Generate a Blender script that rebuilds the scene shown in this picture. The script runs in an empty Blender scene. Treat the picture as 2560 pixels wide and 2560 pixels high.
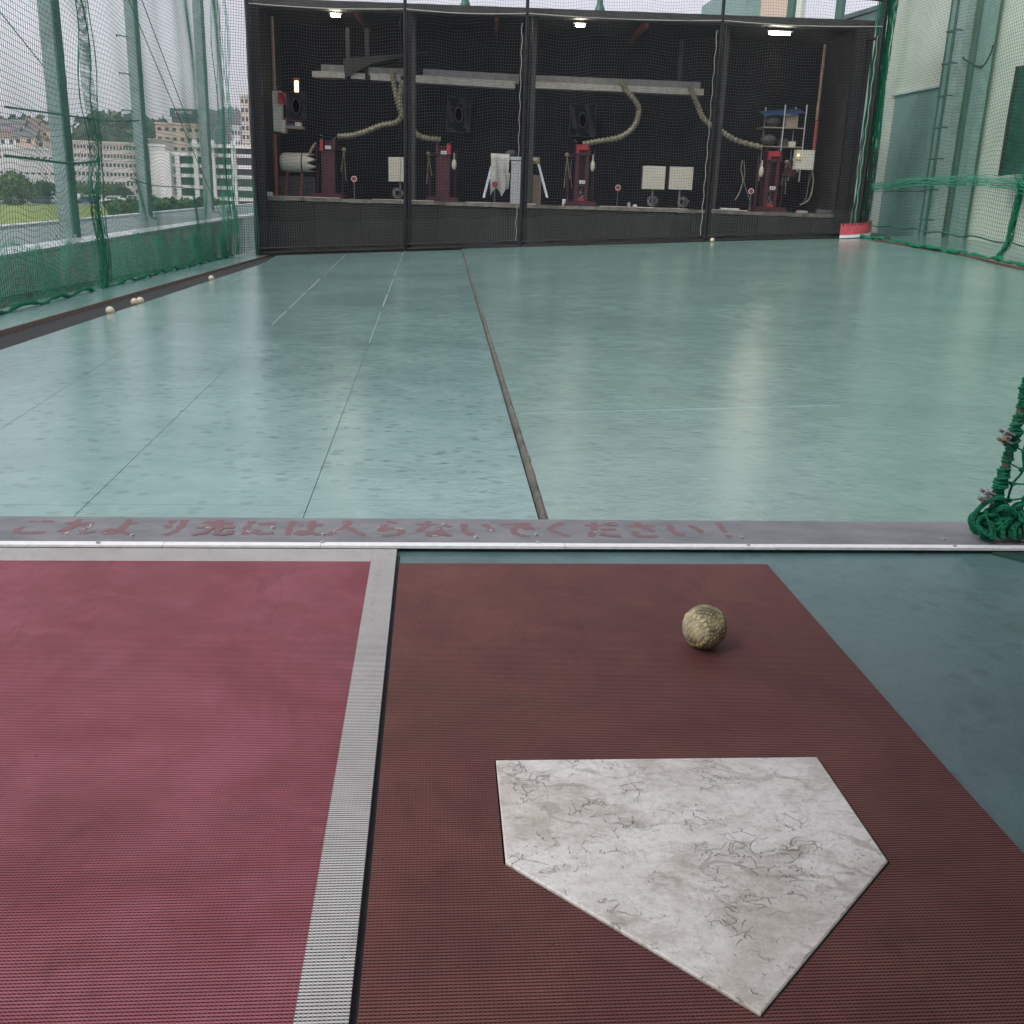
import bpy, math, random
import numpy as np
from math import sin, cos, radians, pi, atan2, sqrt
from mathutils import Vector, Matrix

SC = bpy.context.scene
COL = SC.collection
rnd = random.Random(7)

# ------------------------------------------------------------------ camera
F = 2560.0; PIT = radians(17.5); ROLL = radians(1.8); YAW = radians(4.7); H = 0.706
cd = bpy.data.cameras.new("camera"); cam = bpy.data.objects.new("camera", cd); COL.objects.link(cam)
cd.sensor_width = 36; cd.lens = 36.0; cd.clip_start = 0.02; cd.clip_end = 4000
cam.matrix_world = (Matrix.Translation((0, 0, H)) @ Matrix.Rotation(-YAW, 4, 'Z')
                    @ Matrix.Rotation(radians(90) - PIT, 4, 'X') @ Matrix.Rotation(ROLL, 4, 'Z'))
SC.camera = cam

# ------------------------------------------------------------------ sky, sun, exposure
SUN = Vector((-0.50, -0.40, 0.77)).normalized()
w = bpy.data.worlds.new("World"); SC.world = w; w.use_nodes = True
nt = w.node_tree; nt.nodes.clear()
out = nt.nodes.new("ShaderNodeOutputWorld"); bg = nt.nodes.new("ShaderNodeBackground")
sky = nt.nodes.new("ShaderNodeTexSky"); sky.sky_type = 'NISHITA'; sky.sun_disc = False
sky.sun_elevation = math.asin(SUN.z); sky.sun_rotation = atan2(SUN.x, SUN.y)
sky.dust_density = 3.0; sky.air_density = 1.0
hs = nt.nodes.new("ShaderNodeHueSaturation"); hs.inputs['Saturation'].default_value = 0.28
tc = nt.nodes.new("ShaderNodeTexCoord"); nz = nt.nodes.new("ShaderNodeTexNoise")
nz.inputs['Scale'].default_value = 3.0; nz.inputs['Detail'].default_value = 5
cr = nt.nodes.new("ShaderNodeValToRGB"); cr.color_ramp.elements[0].position = .3; cr.color_ramp.elements[1].position = .75
cr.color_ramp.elements[0].color = (.84, .84, .90, 1); cr.color_ramp.elements[1].color = (1.12, 1.10, 1.12, 1)
mx = nt.nodes.new("ShaderNodeMix"); mx.data_type = 'RGBA'; mx.blend_type = 'MULTIPLY'; mx.inputs[0].default_value = 1.0
nt.links.new(tc.outputs['Generated'], nz.inputs['Vector']); nt.links.new(nz.outputs['Fac'], cr.inputs['Fac'])
oc = nt.nodes.new("ShaderNodeMix"); oc.data_type = 'RGBA'; oc.inputs[0].default_value = .6; oc.inputs[7].default_value = (4.75, 4.75, 5.15, 1)   # even overcast veil
nt.links.new(sky.outputs[0], hs.inputs['Color']); nt.links.new(hs.outputs[0], oc.inputs[6]); nt.links.new(oc.outputs[2], mx.inputs[6]); nt.links.new(cr.outputs[0], mx.inputs[7])
nt.links.new(mx.outputs[2], bg.inputs['Color']); bg.inputs['Strength'].default_value = 0.15
nt.links.new(bg.outputs[0], out.inputs[0])
sl = bpy.data.lights.new("sun", 'SUN'); sl.energy = 1.5; sl.angle = radians(20); sl.color = (1, .96, .9)
so = bpy.data.objects.new("sun", sl); so.rotation_euler = (SUN).to_track_quat('Z', 'Y').to_euler(); COL.objects.link(so)
so.location = (0, 0, 30)
SC.view_settings.view_transform = 'Standard'; SC.view_settings.look = 'None'
SC.view_settings.gamma = 1; SC.view_settings.use_curve_mapping = False; SC.view_settings.exposure = 0.42

# ------------------------------------------------------------------ pixel helpers (photo pixels -> places in the world)
def ray(px, py):
    u, v = px - 1280, py - 1280
    c, s = cos(-ROLL), sin(-ROLL)
    u, v = c * u - s * v, s * u + c * v
    r, up = u / F, -v / F
    cp, sp = cos(PIT), sin(PIT)
    y = cp + up * sp; z = -sp + up * cp
    cy, sy = cos(YAW), sin(YAW)
    return Vector((r * cy + y * sy, -r * sy + y * cy, z))
O = Vector((0, 0, H))
def atZ(px, py, z):
    d = ray(px, py); return O + d * ((z - H) / d.z)
def atX(px, py, x):
    d = ray(px, py); return O + d * (x / d.x)
def atY(px, py, y):
    d = ray(px, py); return O + d * (y / d.y)
def zf(X, Y):
    t = max(0.0, (Y - 2.12) / 13.78); return t * (.0536 * (X - 6.564) + .128)
def G(px, py, off=0.0):
    z = 0.0
    for i in range(60):
        p = atZ(px, py, z); z = .5 * z + .5 * (zf(p.x, p.y) + off)
    return p
P0 = Vector((6.56420539, 15.99262018, 0.0)); BETA = radians(-2.9)
FD = Vector((cos(BETA), sin(BETA), 0)); FN = Vector((-sin(BETA), cos(BETA), 0))
def L(a, b, z):
    return P0 + FD * a + FN * b + Vector((0, 0, z))
def A(px, py, b=0.0):
    d = ray(px, py); t = ((P0 - O).dot(FN) + b) / d.dot(FN); p = O + d * t
    return (p - P0).dot(FD), p.z
def PL(px, py, b=0.0):
    a, z = A(px, py, b); return L(a, b, z)

# ------------------------------------------------------------------ mesh builder
class MB:
    def __init__(s): s.v = []; s.f = []
    def add(s, vs, fs):
        n = len(s.v); s.v += [Vector(x) for x in vs]; s.f += [tuple(i + n for i in f) for f in fs]; return s
    def hexa(s, p):  # 8 points: bottom 4 ccw, top 4 ccw
        return s.add(p, [(3, 2, 1, 0), (4, 5, 6, 7), (0, 1, 5, 4), (1, 2, 6, 5), (2, 3, 7, 6), (3, 0, 4, 7)])
    def box(s, x0, x1, y0, y1, z0, z1):
        return s.hexa([(x0, y0, z0), (x1, y0, z0), (x1, y1, z0), (x0, y1, z0), (x0, y0, z1), (x1, y0, z1), (x1, y1, z1), (x0, y1, z1)])
    def lbox(s, a0, a1, b0, b1, z0, z1):
        return s.hexa([L(a0, b0, z0), L(a1, b0, z0), L(a1, b1, z0), L(a0, b1, z0), L(a0, b0, z1), L(a1, b0, z1), L(a1, b1, z1), L(a0, b1, z1)])
    def bbox(s, x0, x1, y0, y1, z0, z1, c=.01):  # box with chamfered vertical and top edges
        pr = lambda i, z: [(x0 + i + c, y0 + i, z), (x1 - i - c, y0 + i, z), (x1 - i, y0 + i + c, z), (x1 - i, y1 - i - c, z), (x1 - i - c, y1 - i, z), (x0 + i + c, y1 - i, z), (x0 + i, y1 - i - c, z), (x0 + i, y0 + i + c, z)]
        v = pr(0, z0) + pr(0, z1 - c) + pr(c, z1)
        f = [tuple(range(7, -1, -1)), tuple(range(16, 24))]
        for k in (0, 8):
            for i in range(8):
                j = (i + 1) % 8; f.append((k + i, k + j, k + 8 + j, k + 8 + i))
        return s.add(v, f)
    def prism(s, poly, z0, z1):
        n = len(poly)
        zz = lambda z, p: z(p[0], p[1]) if callable(z) else z
        v = [(p[0], p[1], zz(z0, p)) for p in poly] + [(p[0], p[1], zz(z1, p)) for p in poly]
        f = [tuple(range(n - 1, -1, -1)), tuple(range(n, 2 * n))] + [(i, (i + 1) % n, n + (i + 1) % n, n + i) for i in range(n)]
        return s.add(v, f)
    def tube(s, pts, r, n=6, cap=True):
        pts = [Vector(p) for p in pts]; m = len(pts); rs = r if hasattr(r, '__len__') else [r] * m
        ref = None; vs = []
        for i, p in enumerate(pts):
            t = (pts[min(i + 1, m - 1)] - pts[max(i - 1, 0)])
            if t.length < 1e-9: t = Vector((0, 0, 1))
            t.normalize()
            if ref is None:
                ref = t.orthogonal().normalized()
            ref = (ref - t * ref.dot(t))
            if ref.length < 1e-6: ref = t.orthogonal()
            ref.normalize(); q = t.cross(ref)
            for k in range(n):
                an = 2 * pi * k / n; vs.append(p + (ref * cos(an) + q * sin(an)) * rs[i])
        fs = []
        for i in range(m - 1):
            for k in range(n):
                j = (k + 1) % n; fs.append((i * n + k, i * n + j, (i + 1) * n + j, (i + 1) * n + k))
        if cap: fs += [tuple(range(n - 1, -1, -1)), tuple(range((m - 1) * n, m * n))]
        return s.add(vs, fs)
    def ball(s, c, r, seg=12, ring=8, sc=(1, 1, 1)):
        c = Vector(c); vs = [c + Vector((0, 0, r * sc[2]))]; fs = []
        for i in range(1, ring):
            th = pi * i / ring
            for k in range(seg):
                an = 2 * pi * k / seg
                vs.append(c + Vector((r * sc[0] * sin(th) * cos(an), r * sc[1] * sin(th) * sin(an), r * sc[2] * cos(th))))
        vs.append(c - Vector((0, 0, r * sc[2])))
        for k in range(seg):
            fs.append((0, 1 + k, 1 + (k + 1) % seg))
        for i in range(ring - 2):
            for k in range(seg):
                j = (k + 1) % seg; b0 = 1 + i * seg
                fs.append((b0 + k, b0 + seg + k, b0 + seg + j, b0 + j))
        e = len(vs) - 1; b0 = 1 + (ring - 2) * seg
        for k in range(seg): fs.append((e, b0 + (k + 1) % seg, b0 + k))
        return s.add(vs, fs)
    def sheet(s, fn, nu, nv):
        vs = [fn(i / nu, j / nv) for j in range(nv + 1) for i in range(nu + 1)]
        fs = [(j * (nu + 1) + i, j * (nu + 1) + i + 1, (j + 1) * (nu + 1) + i + 1, (j + 1) * (nu + 1) + i) for j in range(nv) for i in range(nu)]
        return s.add(vs, fs)
    def build(s, name, mat, parent=None, smooth=False, **kw):
        off = parent.get('_o') if parent is not None else None
        off = Vector(off) if off is not None else Vector((0, 0, 0))
        me = bpy.data.meshes.new(name); me.from_pydata([tuple(v - off) for v in s.v], [], s.f); me.update()
        if smooth: me.shade_smooth()
        me.materials.append(mat)
        o = bpy.data.objects.new(name, me); COL.objects.link(o)
        if parent is not None:
            o.parent = parent; o['_o'] = tuple(off)
        for k, v in kw.items(): o[k] = v
        return o
def tag(o, label=None, cat=None, group=None, kind=None):
    if label: o['label'] = label
    if cat: o['category'] = cat
    if group: o['group'] = group
    if kind: o['kind'] = kind
    return o
def thing(name, label, cat, loc=(0, 0, 0), group=None):
    o = bpy.data.objects.new(name, None); COL.objects.link(o); o.empty_display_size = .1
    o.location = loc; o['_o'] = tuple(loc); return tag(o, label, cat, group)
def copy_tree(o, parent=None):
    c = o.copy(); COL.objects.link(c)
    if parent is not None: c.parent = parent
    for ch in [x for x in COL.objects if x.parent == o]: copy_tree(ch, c)
    return c
def fast(name, V, Q, mat, parent=None, **kw):
    V = np.asarray(V, dtype=np.float32); Q = np.asarray(Q, dtype=np.int32)
    if parent is not None and parent.get('_o') is not None: V = V - np.array(tuple(parent['_o']), dtype=np.float32)
    me = bpy.data.meshes.new(name); n = len(Q); k = Q.shape[1]
    me.vertices.add(len(V)); me.vertices.foreach_set('co', V.ravel())
    me.loops.add(n * k); me.loops.foreach_set('vertex_index', Q.ravel())
    me.polygons.add(n); me.polygons.foreach_set('loop_start', np.arange(n, dtype=np.int32) * k)
    me.polygons.foreach_set('loop_total', np.full(n, k, dtype=np.int32))
    me.update(calc_edges=True); me.validate()
    me.materials.append(mat)
    o = bpy.data.objects.new(name, me); COL.objects.link(o)
    if parent is not None:
        o.parent = parent; o['_o'] = tuple(parent.get('_o') or (0, 0, 0))
    for a, b in kw.items(): o[a] = b
    return o

# ------------------------------------------------------------------ materials
def mat(name, col, rough=.6, metal=0.0, var=.0, scale=8.0, col2=None, bump=0.0, bscale=60.0, spec=.5, detail=5, emit=None, estr=0, stretch=None):
    m = bpy.data.materials.new(name); m.use_nodes = True; n = m.node_tree.nodes; l = m.node_tree.links
    b = n['Principled BSDF']; b.inputs['Roughness'].default_value = rough; b.inputs['Metallic'].default_value = metal
    b.inputs['Specular IOR Level'].default_value = spec
    b.inputs['Base Color'].default_value = (*col, 1)
    if emit:
        b.inputs['Emission Color'].default_value = (*emit, 1); b.inputs['Emission Strength'].default_value = estr
    if var or col2 or bump:
        t = n.new('ShaderNodeTexCoord'); vec = t.outputs['Object']
        if stretch:
            mp = n.new('ShaderNodeMapping'); mp.inputs['Scale'].default_value = stretch; l.new(vec, mp.inputs[0]); vec = mp.outputs[0]
    if var or col2:
        z = n.new('ShaderNodeTexNoise'); z.inputs['Scale'].default_value = scale; z.inputs['Detail'].default_value = detail; z.inputs['Roughness'].default_value = .65
        r = n.new('ShaderNodeValToRGB'); r.color_ramp.elements[0].position = .32; r.color_ramp.elements[1].position = .68
        c2 = col2 or tuple(min(1, c * (1 + var)) for c in col); c1 = col if col2 else tuple(c * (1 - var) for c in col)
        r.color_ramp.elements[0].color = (*c1, 1); r.color_ramp.elements[1].color = (*c2, 1)
        l.new(vec, z.inputs['Vector']); l.new(z.outputs['Fac'], r.inputs['Fac']); l.new(r.outputs[0], b.inputs['Base Color'])
    if bump:
        z2 = n.new('ShaderNodeTexNoise'); z2.inputs['Scale'].default_value = bscale; z2.inputs['Detail'].default_value = 4
        bp = n.new('ShaderNodeBump'); bp.inputs['Strength'].default_value = bump; bp.inputs['Distance'].default_value = .01
        l.new(vec, z2.inputs['Vector']); l.new(z2.outputs['Fac'], bp.inputs['Height']); l.new(bp.outputs[0], b.inputs['Normal'])
    return m
class NT:  # tiny helper for hand-made node materials
    def __init__(s, name):
        s.m = bpy.data.materials.new(name); s.m.use_nodes = True; s.n = s.m.node_tree.nodes; s.l = s.m.node_tree.links
        s.b = s.n['Principled BSDF']; s.co = s.n.new('ShaderNodeTexCoord').outputs['Object']
    def map(s, scale=(1, 1, 1), rot=(0, 0, 0), loc=(0, 0, 0)):
        x = s.n.new('ShaderNodeMapping'); x.inputs['Scale'].default_value = scale; x.inputs['Rotation'].default_value = rot; x.inputs['Location'].default_value = loc
        s.l.new(s.co, x.inputs[0]); return x.outputs[0]
    def noise(s, scale, detail=4, vec=None, rough=.6, dist=0.0):
        x = s.n.new('ShaderNodeTexNoise'); x.inputs['Scale'].default_value = scale; x.inputs['Detail'].default_value = detail
        x.inputs['Roughness'].default_value = rough; x.inputs['Distortion'].default_value = dist
        s.l.new(vec if vec is not None else s.co, x.inputs['Vector']); return x.outputs['Fac']
    def vor(s, scale, vec=None, feature='F1', out='Distance', rand=1.0):
        x = s.n.new('ShaderNodeTexVoronoi'); x.feature = feature; x.inputs['Scale'].default_value = scale; x.inputs['Randomness'].default_value = rand
        s.l.new(vec if vec is not None else s.co, x.inputs['Vector']); return x.outputs[out]
    def ramp(s, fac, stops):
        x = s.n.new('ShaderNodeValToRGB'); e = x.color_ramp.elements
        while len(e) < len(stops): e.new(.5)
        for k, (p, c) in enumerate(stops):
            e[k].position = p; e[k].color = (c, c, c, 1) if not hasattr(c, '__len__') else (*c, 1)
        s.l.new(fac, x.inputs['Fac']); return x.outputs[0]
    def math(s, op, a, b=None, c=None):
        x = s.n.new('ShaderNodeMath'); x.operation = op
        for i, v in enumerate((a, b, c)):
            if v is None: continue
            if isinstance(v, (int, float)): x.inputs[i].default_value = v
            else: s.l.new(v, x.inputs[i])
        return x.outputs[0]
    def mix(s, fac, a, b, mode='MIX'):
        x = s.n.new('ShaderNodeMix'); x.data_type = 'RGBA'; x.blend_type = mode
        if isinstance(fac, (int, float)): x.inputs[0].default_value = fac
        else: s.l.new(fac, x.inputs[0])
        for i, v in ((6, a), (7, b)):
            if isinstance(v, tuple): x.inputs[i].default_value = (*v, 1)
            else: s.l.new(v, x.inputs[i])
        return x.outputs[2]
    def sep(s, vec=None):
        x = s.n.new('ShaderNodeSeparateXYZ'); s.l.new(vec if vec is not None else s.co, x.inputs[0]); return x.outputs
    def bump(s, h, strength=.3, dist=.01):
        x = s.n.new('ShaderNodeBump'); x.inputs['Strength'].default_value = strength; x.inputs['Distance'].default_value = dist
        s.l.new(h, x.inputs['Height']); s.l.new(x.outputs[0], s.b.inputs['Normal'])
    def done(s, color, rough=.5, spec=.5):
        if isinstance(color, tuple): s.b.inputs['Base Color'].default_value = (*color, 1)
        else: s.l.new(color, s.b.inputs['Base Color'])
        if isinstance(rough, (int, float)): s.b.inputs['Roughness'].default_value = rough
        else: s.l.new(rough, s.b.inputs['Roughness'])
        s.b.inputs['Specular IOR Level'].default_value = spec
        return s.m

def floor_mat(name, base, dark, light, rough, bumpk, spk=1.0):
    t = NT(name)
    big = t.noise(.9, 5); mid = t.noise(9, 6, rough=.7)
    c = t.mix(t.ramp(mid, [(.35, 0), (.68, 1)]), base, light)
    c = t.mix(t.math('MULTIPLY', t.ramp(big, [(.4, 0), (.7, 1)]), .45), c, dark)
    wob = t.n.new('ShaderNodeVectorMath'); wob.operation = 'ADD'
    nz = t.n.new('ShaderNodeTexNoise'); nz.inputs['Scale'].default_value = 14; t.l.new(t.co, nz.inputs['Vector'])
    sc = t.n.new('ShaderNodeVectorMath'); sc.operation = 'SCALE'; sc.inputs['Scale'].default_value = .035
    t.l.new(nz.outputs['Color'], sc.inputs[0]); t.l.new(t.co, wob.inputs[0]); t.l.new(sc.outputs[0], wob.inputs[1])
    x = t.n.new('ShaderNodeTexVoronoi'); x.inputs['Scale'].default_value = 20; t.l.new(wob.outputs[0], x.inputs['Vector'])
    spots = t.ramp(x.outputs['Distance'], [(.22, 1), (.40, 0)])
    pick = t.sep(x.outputs['Color'])[0]
    spots = t.math('MULTIPLY', spots, t.ramp(pick, [(.2, 0), (.75, .6 * spk)]))
    c = t.mix(spots, c, dark)
    scf = t.ramp(t.noise(2.3, 9, vec=t.map((1, 2.2, 1), (0, 0, .5)), rough=.78, dist=.8), [(.56, 0), (.70, .5)]); c = t.mix(scf, c, light if False else dark)
    lt_ = t.ramp(t.noise(1.7, 8, vec=t.map((1.6, 1, 1), (0, 0, 1.1), (3, 7, 0)), rough=.75, dist=.5), [(.56, 0), (.74, .4)]); c = t.mix(lt_, c, tuple(min(1, k * 1.25) for k in light))
    fl = t.vor(5.0); flk = t.ramp(fl, [(.012, 1), (.02, 0)])
    c = t.mix(flk, c, (.75, .8, .78))
    t.bump(t.math('ADD', t.math('MULTIPLY', spots, -.6), t.noise(26, 5, vec=t.map((1, 1.4, 1)), rough=.65)), bumpk, .01)
    r = t.math('ADD', rough, t.math('MULTIPLY', mid, .16))
    return t.done(c, r, .85)
M = {}
M['floor'] = floor_mat('teal_floor', (.185, .325, .30), (.08, .165, .16), (.245, .385, .355), .07, .16, .75)
M['floor_r'] = floor_mat('teal_sheet', (.165, .285, .25), (.095, .18, .16), (.21, .335, .29), .09, .19, .4)
M['floor_b'] = floor_mat('booth_floor', (.066, .14, .138), (.025, .058, .058), (.098, .185, .178), .35, .25, .55)

def mat_rubber(name, c1, c2, dirt, holes):
    t = NT(name); xyz = t.sep(); P = 0.0042
    def grid(ox, oy, r0, r1):
        fx = t.math('SUBTRACT', t.math('FRACT', t.math('ADD', t.math('DIVIDE', xyz[0], P), ox)), .5)
        fy = t.math('SUBTRACT', t.math('FRACT', t.math('ADD', t.math('DIVIDE', xyz[1], P), oy)), .5)
        d = t.math('SQRT', t.math('ADD', t.math('MULTIPLY', t.math('MULTIPLY', fx, fx), .42), t.math('MULTIPLY', t.math('MULTIPLY', fy, fy), 1.6)))
        return t.ramp(d, [(r0, 1), (r1, 0)])
    g = t.math('MAXIMUM', grid(0, 0, .26, .46), t.math('MULTIPLY', grid(.5, .5, .10, .20), .75))
    big = t.noise(2.6, 9, rough=.74, dist=.5); fine = t.noise(46, 6, rough=.75)
    c = t.mix(t.ramp(t.noise(6, 5), [(.35, 0), (.65, 1)]), c1, c2)
    c = t.mix(t.math('MULTIPLY', t.ramp(big, [(.45, 0), (.72, 1)]), .7), c, dirt)
    c = t.mix(t.math('MULTIPLY', t.ramp(fine, [(.5, 0), (.8, 1)]), .3), c, dirt)
    c = t.mix(t.math('MULTIPLY', t.ramp(t.noise(4, 8, vec=t.map((3.2, 1, 1), (0, 0, .5)), rough=.78, dist=.7), [(.56, 0), (.68, 1)]), .45), c, dirt)
    c = t.mix(t.math('MULTIPLY', t.ramp(t.noise(5, 8, vec=t.map((1, 2.6, 1), (0, 0, -.3), (4, 2, 0)), rough=.75, dist=.6), [(.57, 0), (.72, 1)]), .4), c, tuple(min(1, q * 1.35) for q in c2))
    spk_ = t.ramp(t.vor(38), [(.035, 1), (.06, 0)]); c = t.mix(t.math('MULTIPLY', spk_, .6), c, holes)
    c = t.mix(t.math('MULTIPLY', g, .92), c, holes)
    t.bump(t.math('SUBTRACT', 1.0, g), .5, .0012)
    return t.done(c, .62, .2)
M['mat_red'] = mat_rubber('red_rubber', (.36, .10, .125), (.49, .165, .21), (.19, .068, .072), (.03, .004, .007))
M['mat_brown'] = mat_rubber('brown_rubber', (.235, .080, .080), (.30, .125, .102), (.12, .062, .045), (.014, .004, .004))
M['mat_white'] = mat_rubber('white_rubber', (.70, .69, .66), (.78, .77, .75), (.48, .46, .42), (.03, .03, .03))
M['gap'] = mat('mat_edge', (.018, .02, .019), .8, var=.4, scale=30)

def plate_mat():
    t = NT('plate_rubber')
    m1 = t.ramp(t.noise(4.5, 9, rough=.72, dist=.4), [(.45, 0), (.66, 1)]); m2 = t.ramp(t.noise(13, 9, vec=t.map((1, 1.8, 1), (0, 0, .35)), rough=.8), [(.48, 0), (.62, 1)])
    c = t.mix(t.math('MULTIPLY', m1, .75), (.83, .81, .765), (.50, .44, .365))
    c = t.mix(t.math('MULTIPLY', m2, .55), c, (.40, .35, .285))
    c = t.mix(t.math('MULTIPLY', t.ramp(t.noise(130, 5, rough=.8), [(.50, 0), (.66, 1)]), .38), c, (.34, .315, .28))
    c = t.mix(t.math('MULTIPLY', t.ramp(t.noise(9, 6, vec=t.map((2.2, 22, 1), (0, 0, -.25)), rough=.7, dist=.5), [(.60, 0), (.70, 1)]), .35), c, (.30, .275, .245))
    c = t.mix(t.math('MULTIPLY', t.ramp(t.noise(9, 6, vec=t.map((20, 2.5, 1), (0, 0, .5)), rough=.7, dist=.5), [(.62, 0), (.70, 1)]), .3), c, (.30, .275, .245))
    wv = t.n.new('ShaderNodeVectorMath'); wv.operation = 'ADD'
    nn = t.n.new('ShaderNodeTexNoise'); nn.inputs['Scale'].default_value = 18; nn.inputs['Detail'].default_value = 6; t.l.new(t.map((1, 1, 1)), nn.inputs['Vector'])
    sc = t.n.new('ShaderNodeVectorMath'); sc.operation = 'SCALE'; sc.inputs['Scale'].default_value = .09; t.l.new(nn.outputs['Color'], sc.inputs[0])
    t.l.new(t.map((.8, 1.5, 1)), wv.inputs[0]); t.l.new(sc.outputs[0], wv.inputs[1])
    v = t.vor(17, vec=wv.outputs[0], feature='DISTANCE_TO_EDGE')
    crk = t.math('MULTIPLY', t.ramp(v, [(0.0, 1), (.022, 0)]), t.ramp(t.noise(14, 6, rough=.75), [(.585, 0), (.63, 1)]))
    v2 = t.vor(42, vec=wv.outputs[0], feature='DISTANCE_TO_EDGE')
    crk2 = t.math('MULTIPLY', t.ramp(v2, [(0.0, 1), (.05, 0)]), t.ramp(t.noise(24, 6, rough=.75), [(.52, 0), (.60, .8)]))
    k = t.math('MAXIMUM', crk, crk2)
    c = t.mix(t.math('MULTIPLY', k, .45), c, (.17, .15, .125))
    sp = t.ramp(t.vor(60), [(.03, 1), (.06, 0)]); c = t.mix(t.math('MULTIPLY', sp, .5), c, (.12, .1, .09))
    arc = t.n.new('ShaderNodeTexWave'); arc.wave_type = 'RINGS'; arc.inputs['Scale'].default_value = 5; arc.inputs['Distortion'].default_value = 9; arc.inputs['Detail'].default_value = 5; arc.inputs['Detail Scale'].default_value = 2.5; t.l.new(t.map((1, 1.3, 1), (0, 0, .4), (.4, -.1, 0)), arc.inputs['Vector'])
    c = t.mix(t.math('MULTIPLY', t.math('MULTIPLY', t.ramp(arc.outputs['Fac'], [(.86, 0), (.97, 1)]), t.ramp(t.noise(7, 5), [(.46, 0), (.60, 1)])), .5), c, (.30, .26, .21))
    t.bump(t.math('SUBTRACT', t.math('MULTIPLY', t.noise(60, 8, rough=.75), .9), k), .8, .003)
    return t.done(c, .55, .4)
M['plate'] = plate_mat()
M['plate_edge'] = mat('plate_edge', (.06, .055, .05), .8, var=.5, scale=40)
M['board'] = mat('grey_board', (.125, .135, .145), .5, col2=(.205, .205, .215), scale=9, bump=.15, bscale=40, stretch=(1, 2, 1))
M['white_paint'] = mat('chipped_white_paint', (.84, .84, .84), .5, col2=(.72, .72, .72), scale=60, bump=.2, bscale=90)
def paint_mat():
    t = NT('faded_red_paint')
    n1 = t.noise(13, 6, rough=.75); n2 = t.noise(60, 4)
    c = t.mix(t.ramp(n1, [(.53, 0), (.66, 1)]), (.175, .098, .104), (.165, .14, .145))
    c = t.mix(t.ramp(t.math('ADD', t.math('MULTIPLY', n2, .5), t.math('MULTIPLY', n1, .5)), [(.585, 0), (.605, 1)]), c, (.42, .40, .39))
    return t.done(c, .55, .4)
M['red_paint'] = paint_mat()
M['screw'] = mat('zinc_screw', (.42, .42, .42), .45, .4, var=.3, scale=90)
M['steel_dark'] = mat('gutter_steel', (.03, .027, .036), .25, .6, col2=(.09, .08, .095), scale=10, bump=.2, bscale=40)
M['joint'] = mat('pale_joint_filler', (.34, .37, .33), .7, var=.25, scale=12)
M['rust'] = mat('rusty_edge', (.10, .065, .05), .7, var=.4, scale=25, bump=.3)
M['wood'] = mat('weathered_board_edge', (.045, .042, .036), .8, col2=(.15, .14, .115), scale=14, bump=.4, bscale=60)
M['net_green'] = mat('green_net_cord', (.018, .135, .085), .5, var=.35, scale=3)
M['rope_green'] = mat('green_rope', (.010, .13, .068), .9, col2=(.025, .26, .14), scale=90, bump=1.0, bscale=260, spec=.15)
M['foot_green'] = mat('green_foot_net', (.05, .30, .195), .6, var=.25, scale=4)
M['net_black'] = mat('black_net_cord', (.10, .105, .115), .55, var=.25, scale=2)
M['rope_pale'] = mat('pale_rope', (.42, .40, .36), .8, var=.3, scale=60)
M['rope_black'] = mat('black_rope', (.02, .021, .023), .8, var=.3, scale=60)
M['pipe_black'] = mat('black_pipe', (.018, .018, .02), .45, .3, var=.5, scale=20, bump=.15)
M['parapet'] = mat('grey_green_concrete', (.40, .46, .41), .8, var=.25, scale=4, bump=.2, bscale=25)
M['ledge'] = mat('grey_ledge_sheet', (.15, .195, .185), .55, var=.2, scale=3)
M['alu'] = mat('pale_aluminium', (.62, .66, .66), .35, .6, var=.12, scale=20)
M['pillar'] = mat('grey_green_steel', (.27, .34, .33), .55, .1, var=.2, scale=7, bump=.1)
M['pillar_d'] = mat('dark_green_steel', (.075, .135, .12), .55, .1, var=.2, scale=7)
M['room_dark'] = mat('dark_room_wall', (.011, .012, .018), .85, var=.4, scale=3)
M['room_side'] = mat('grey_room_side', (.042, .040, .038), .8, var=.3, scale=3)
M['fascia'] = mat('dark_grey_fascia', (.05, .05, .047), .7, var=.3, scale=5, bump=.1)
M['skirt'] = mat('dark_olive_board', (.017, .019, .013), .8, var=.45, scale=2.5, bump=.2)
M['slab'] = mat('pale_slab', (.07, .067, .053), .7, col2=(.27, .25, .20), scale=6)
M['red_dk'] = mat('dark_red_machine', (.072, .016, .024), .5, .1, var=.3, scale=9, bump=.1)
M['red_br'] = mat('bright_red_panel', (.42, .03, .045), .5, var=.25, scale=20)
M['rail_g'] = mat('grey_channel', (.24, .235, .215), .6, .2, var=.2, scale=10)
M['rail_b'] = mat('beige_trough', (.46, .42, .36), .55, var=.2, scale=12)
M['hose'] = mat('ribbed_beige_hose', (.13, .11, .065), .4, col2=(.42, .385, .27), scale=26)
M['cream'] = mat('cream_panel', (.62, .59, .49), .6, var=.08, scale=10)
M['white'] = mat('white_plastic', (.74, .74, .72), .5, var=.08, scale=30)
M['brown'] = mat('brown_pipe', (.23, .15, .11), .6, var=.3, scale=12)
M['redpipe'] = mat('rusty_red_pipe', (.22, .05, .04), .6, var=.3, scale=12)
M['grey_metal'] = mat('grey_metal', (.25, .25, .24), .4, .6, var=.2, scale=20)
M['cloth'] = mat('grey_white_cover', (.50, .48, .44), .8, var=.2, scale=9, bump=.5, bscale=14)
M['silver'] = mat('silver_foil', (.66, .66, .67), .3, .7, var=.2, scale=30, bump=.6, bscale=30)
M['carton'] = mat('cardboard', (.38, .29, .21), .8, var=.12, scale=20)
M['blue'] = mat('blue_tarp', (.035, .085, .19), .6, var=.3, scale=14, bump=.5, bscale=20)
M['black'] = mat('black_rubber', (.016, .016, .017), .6, var=.4, scale=20)
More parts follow.
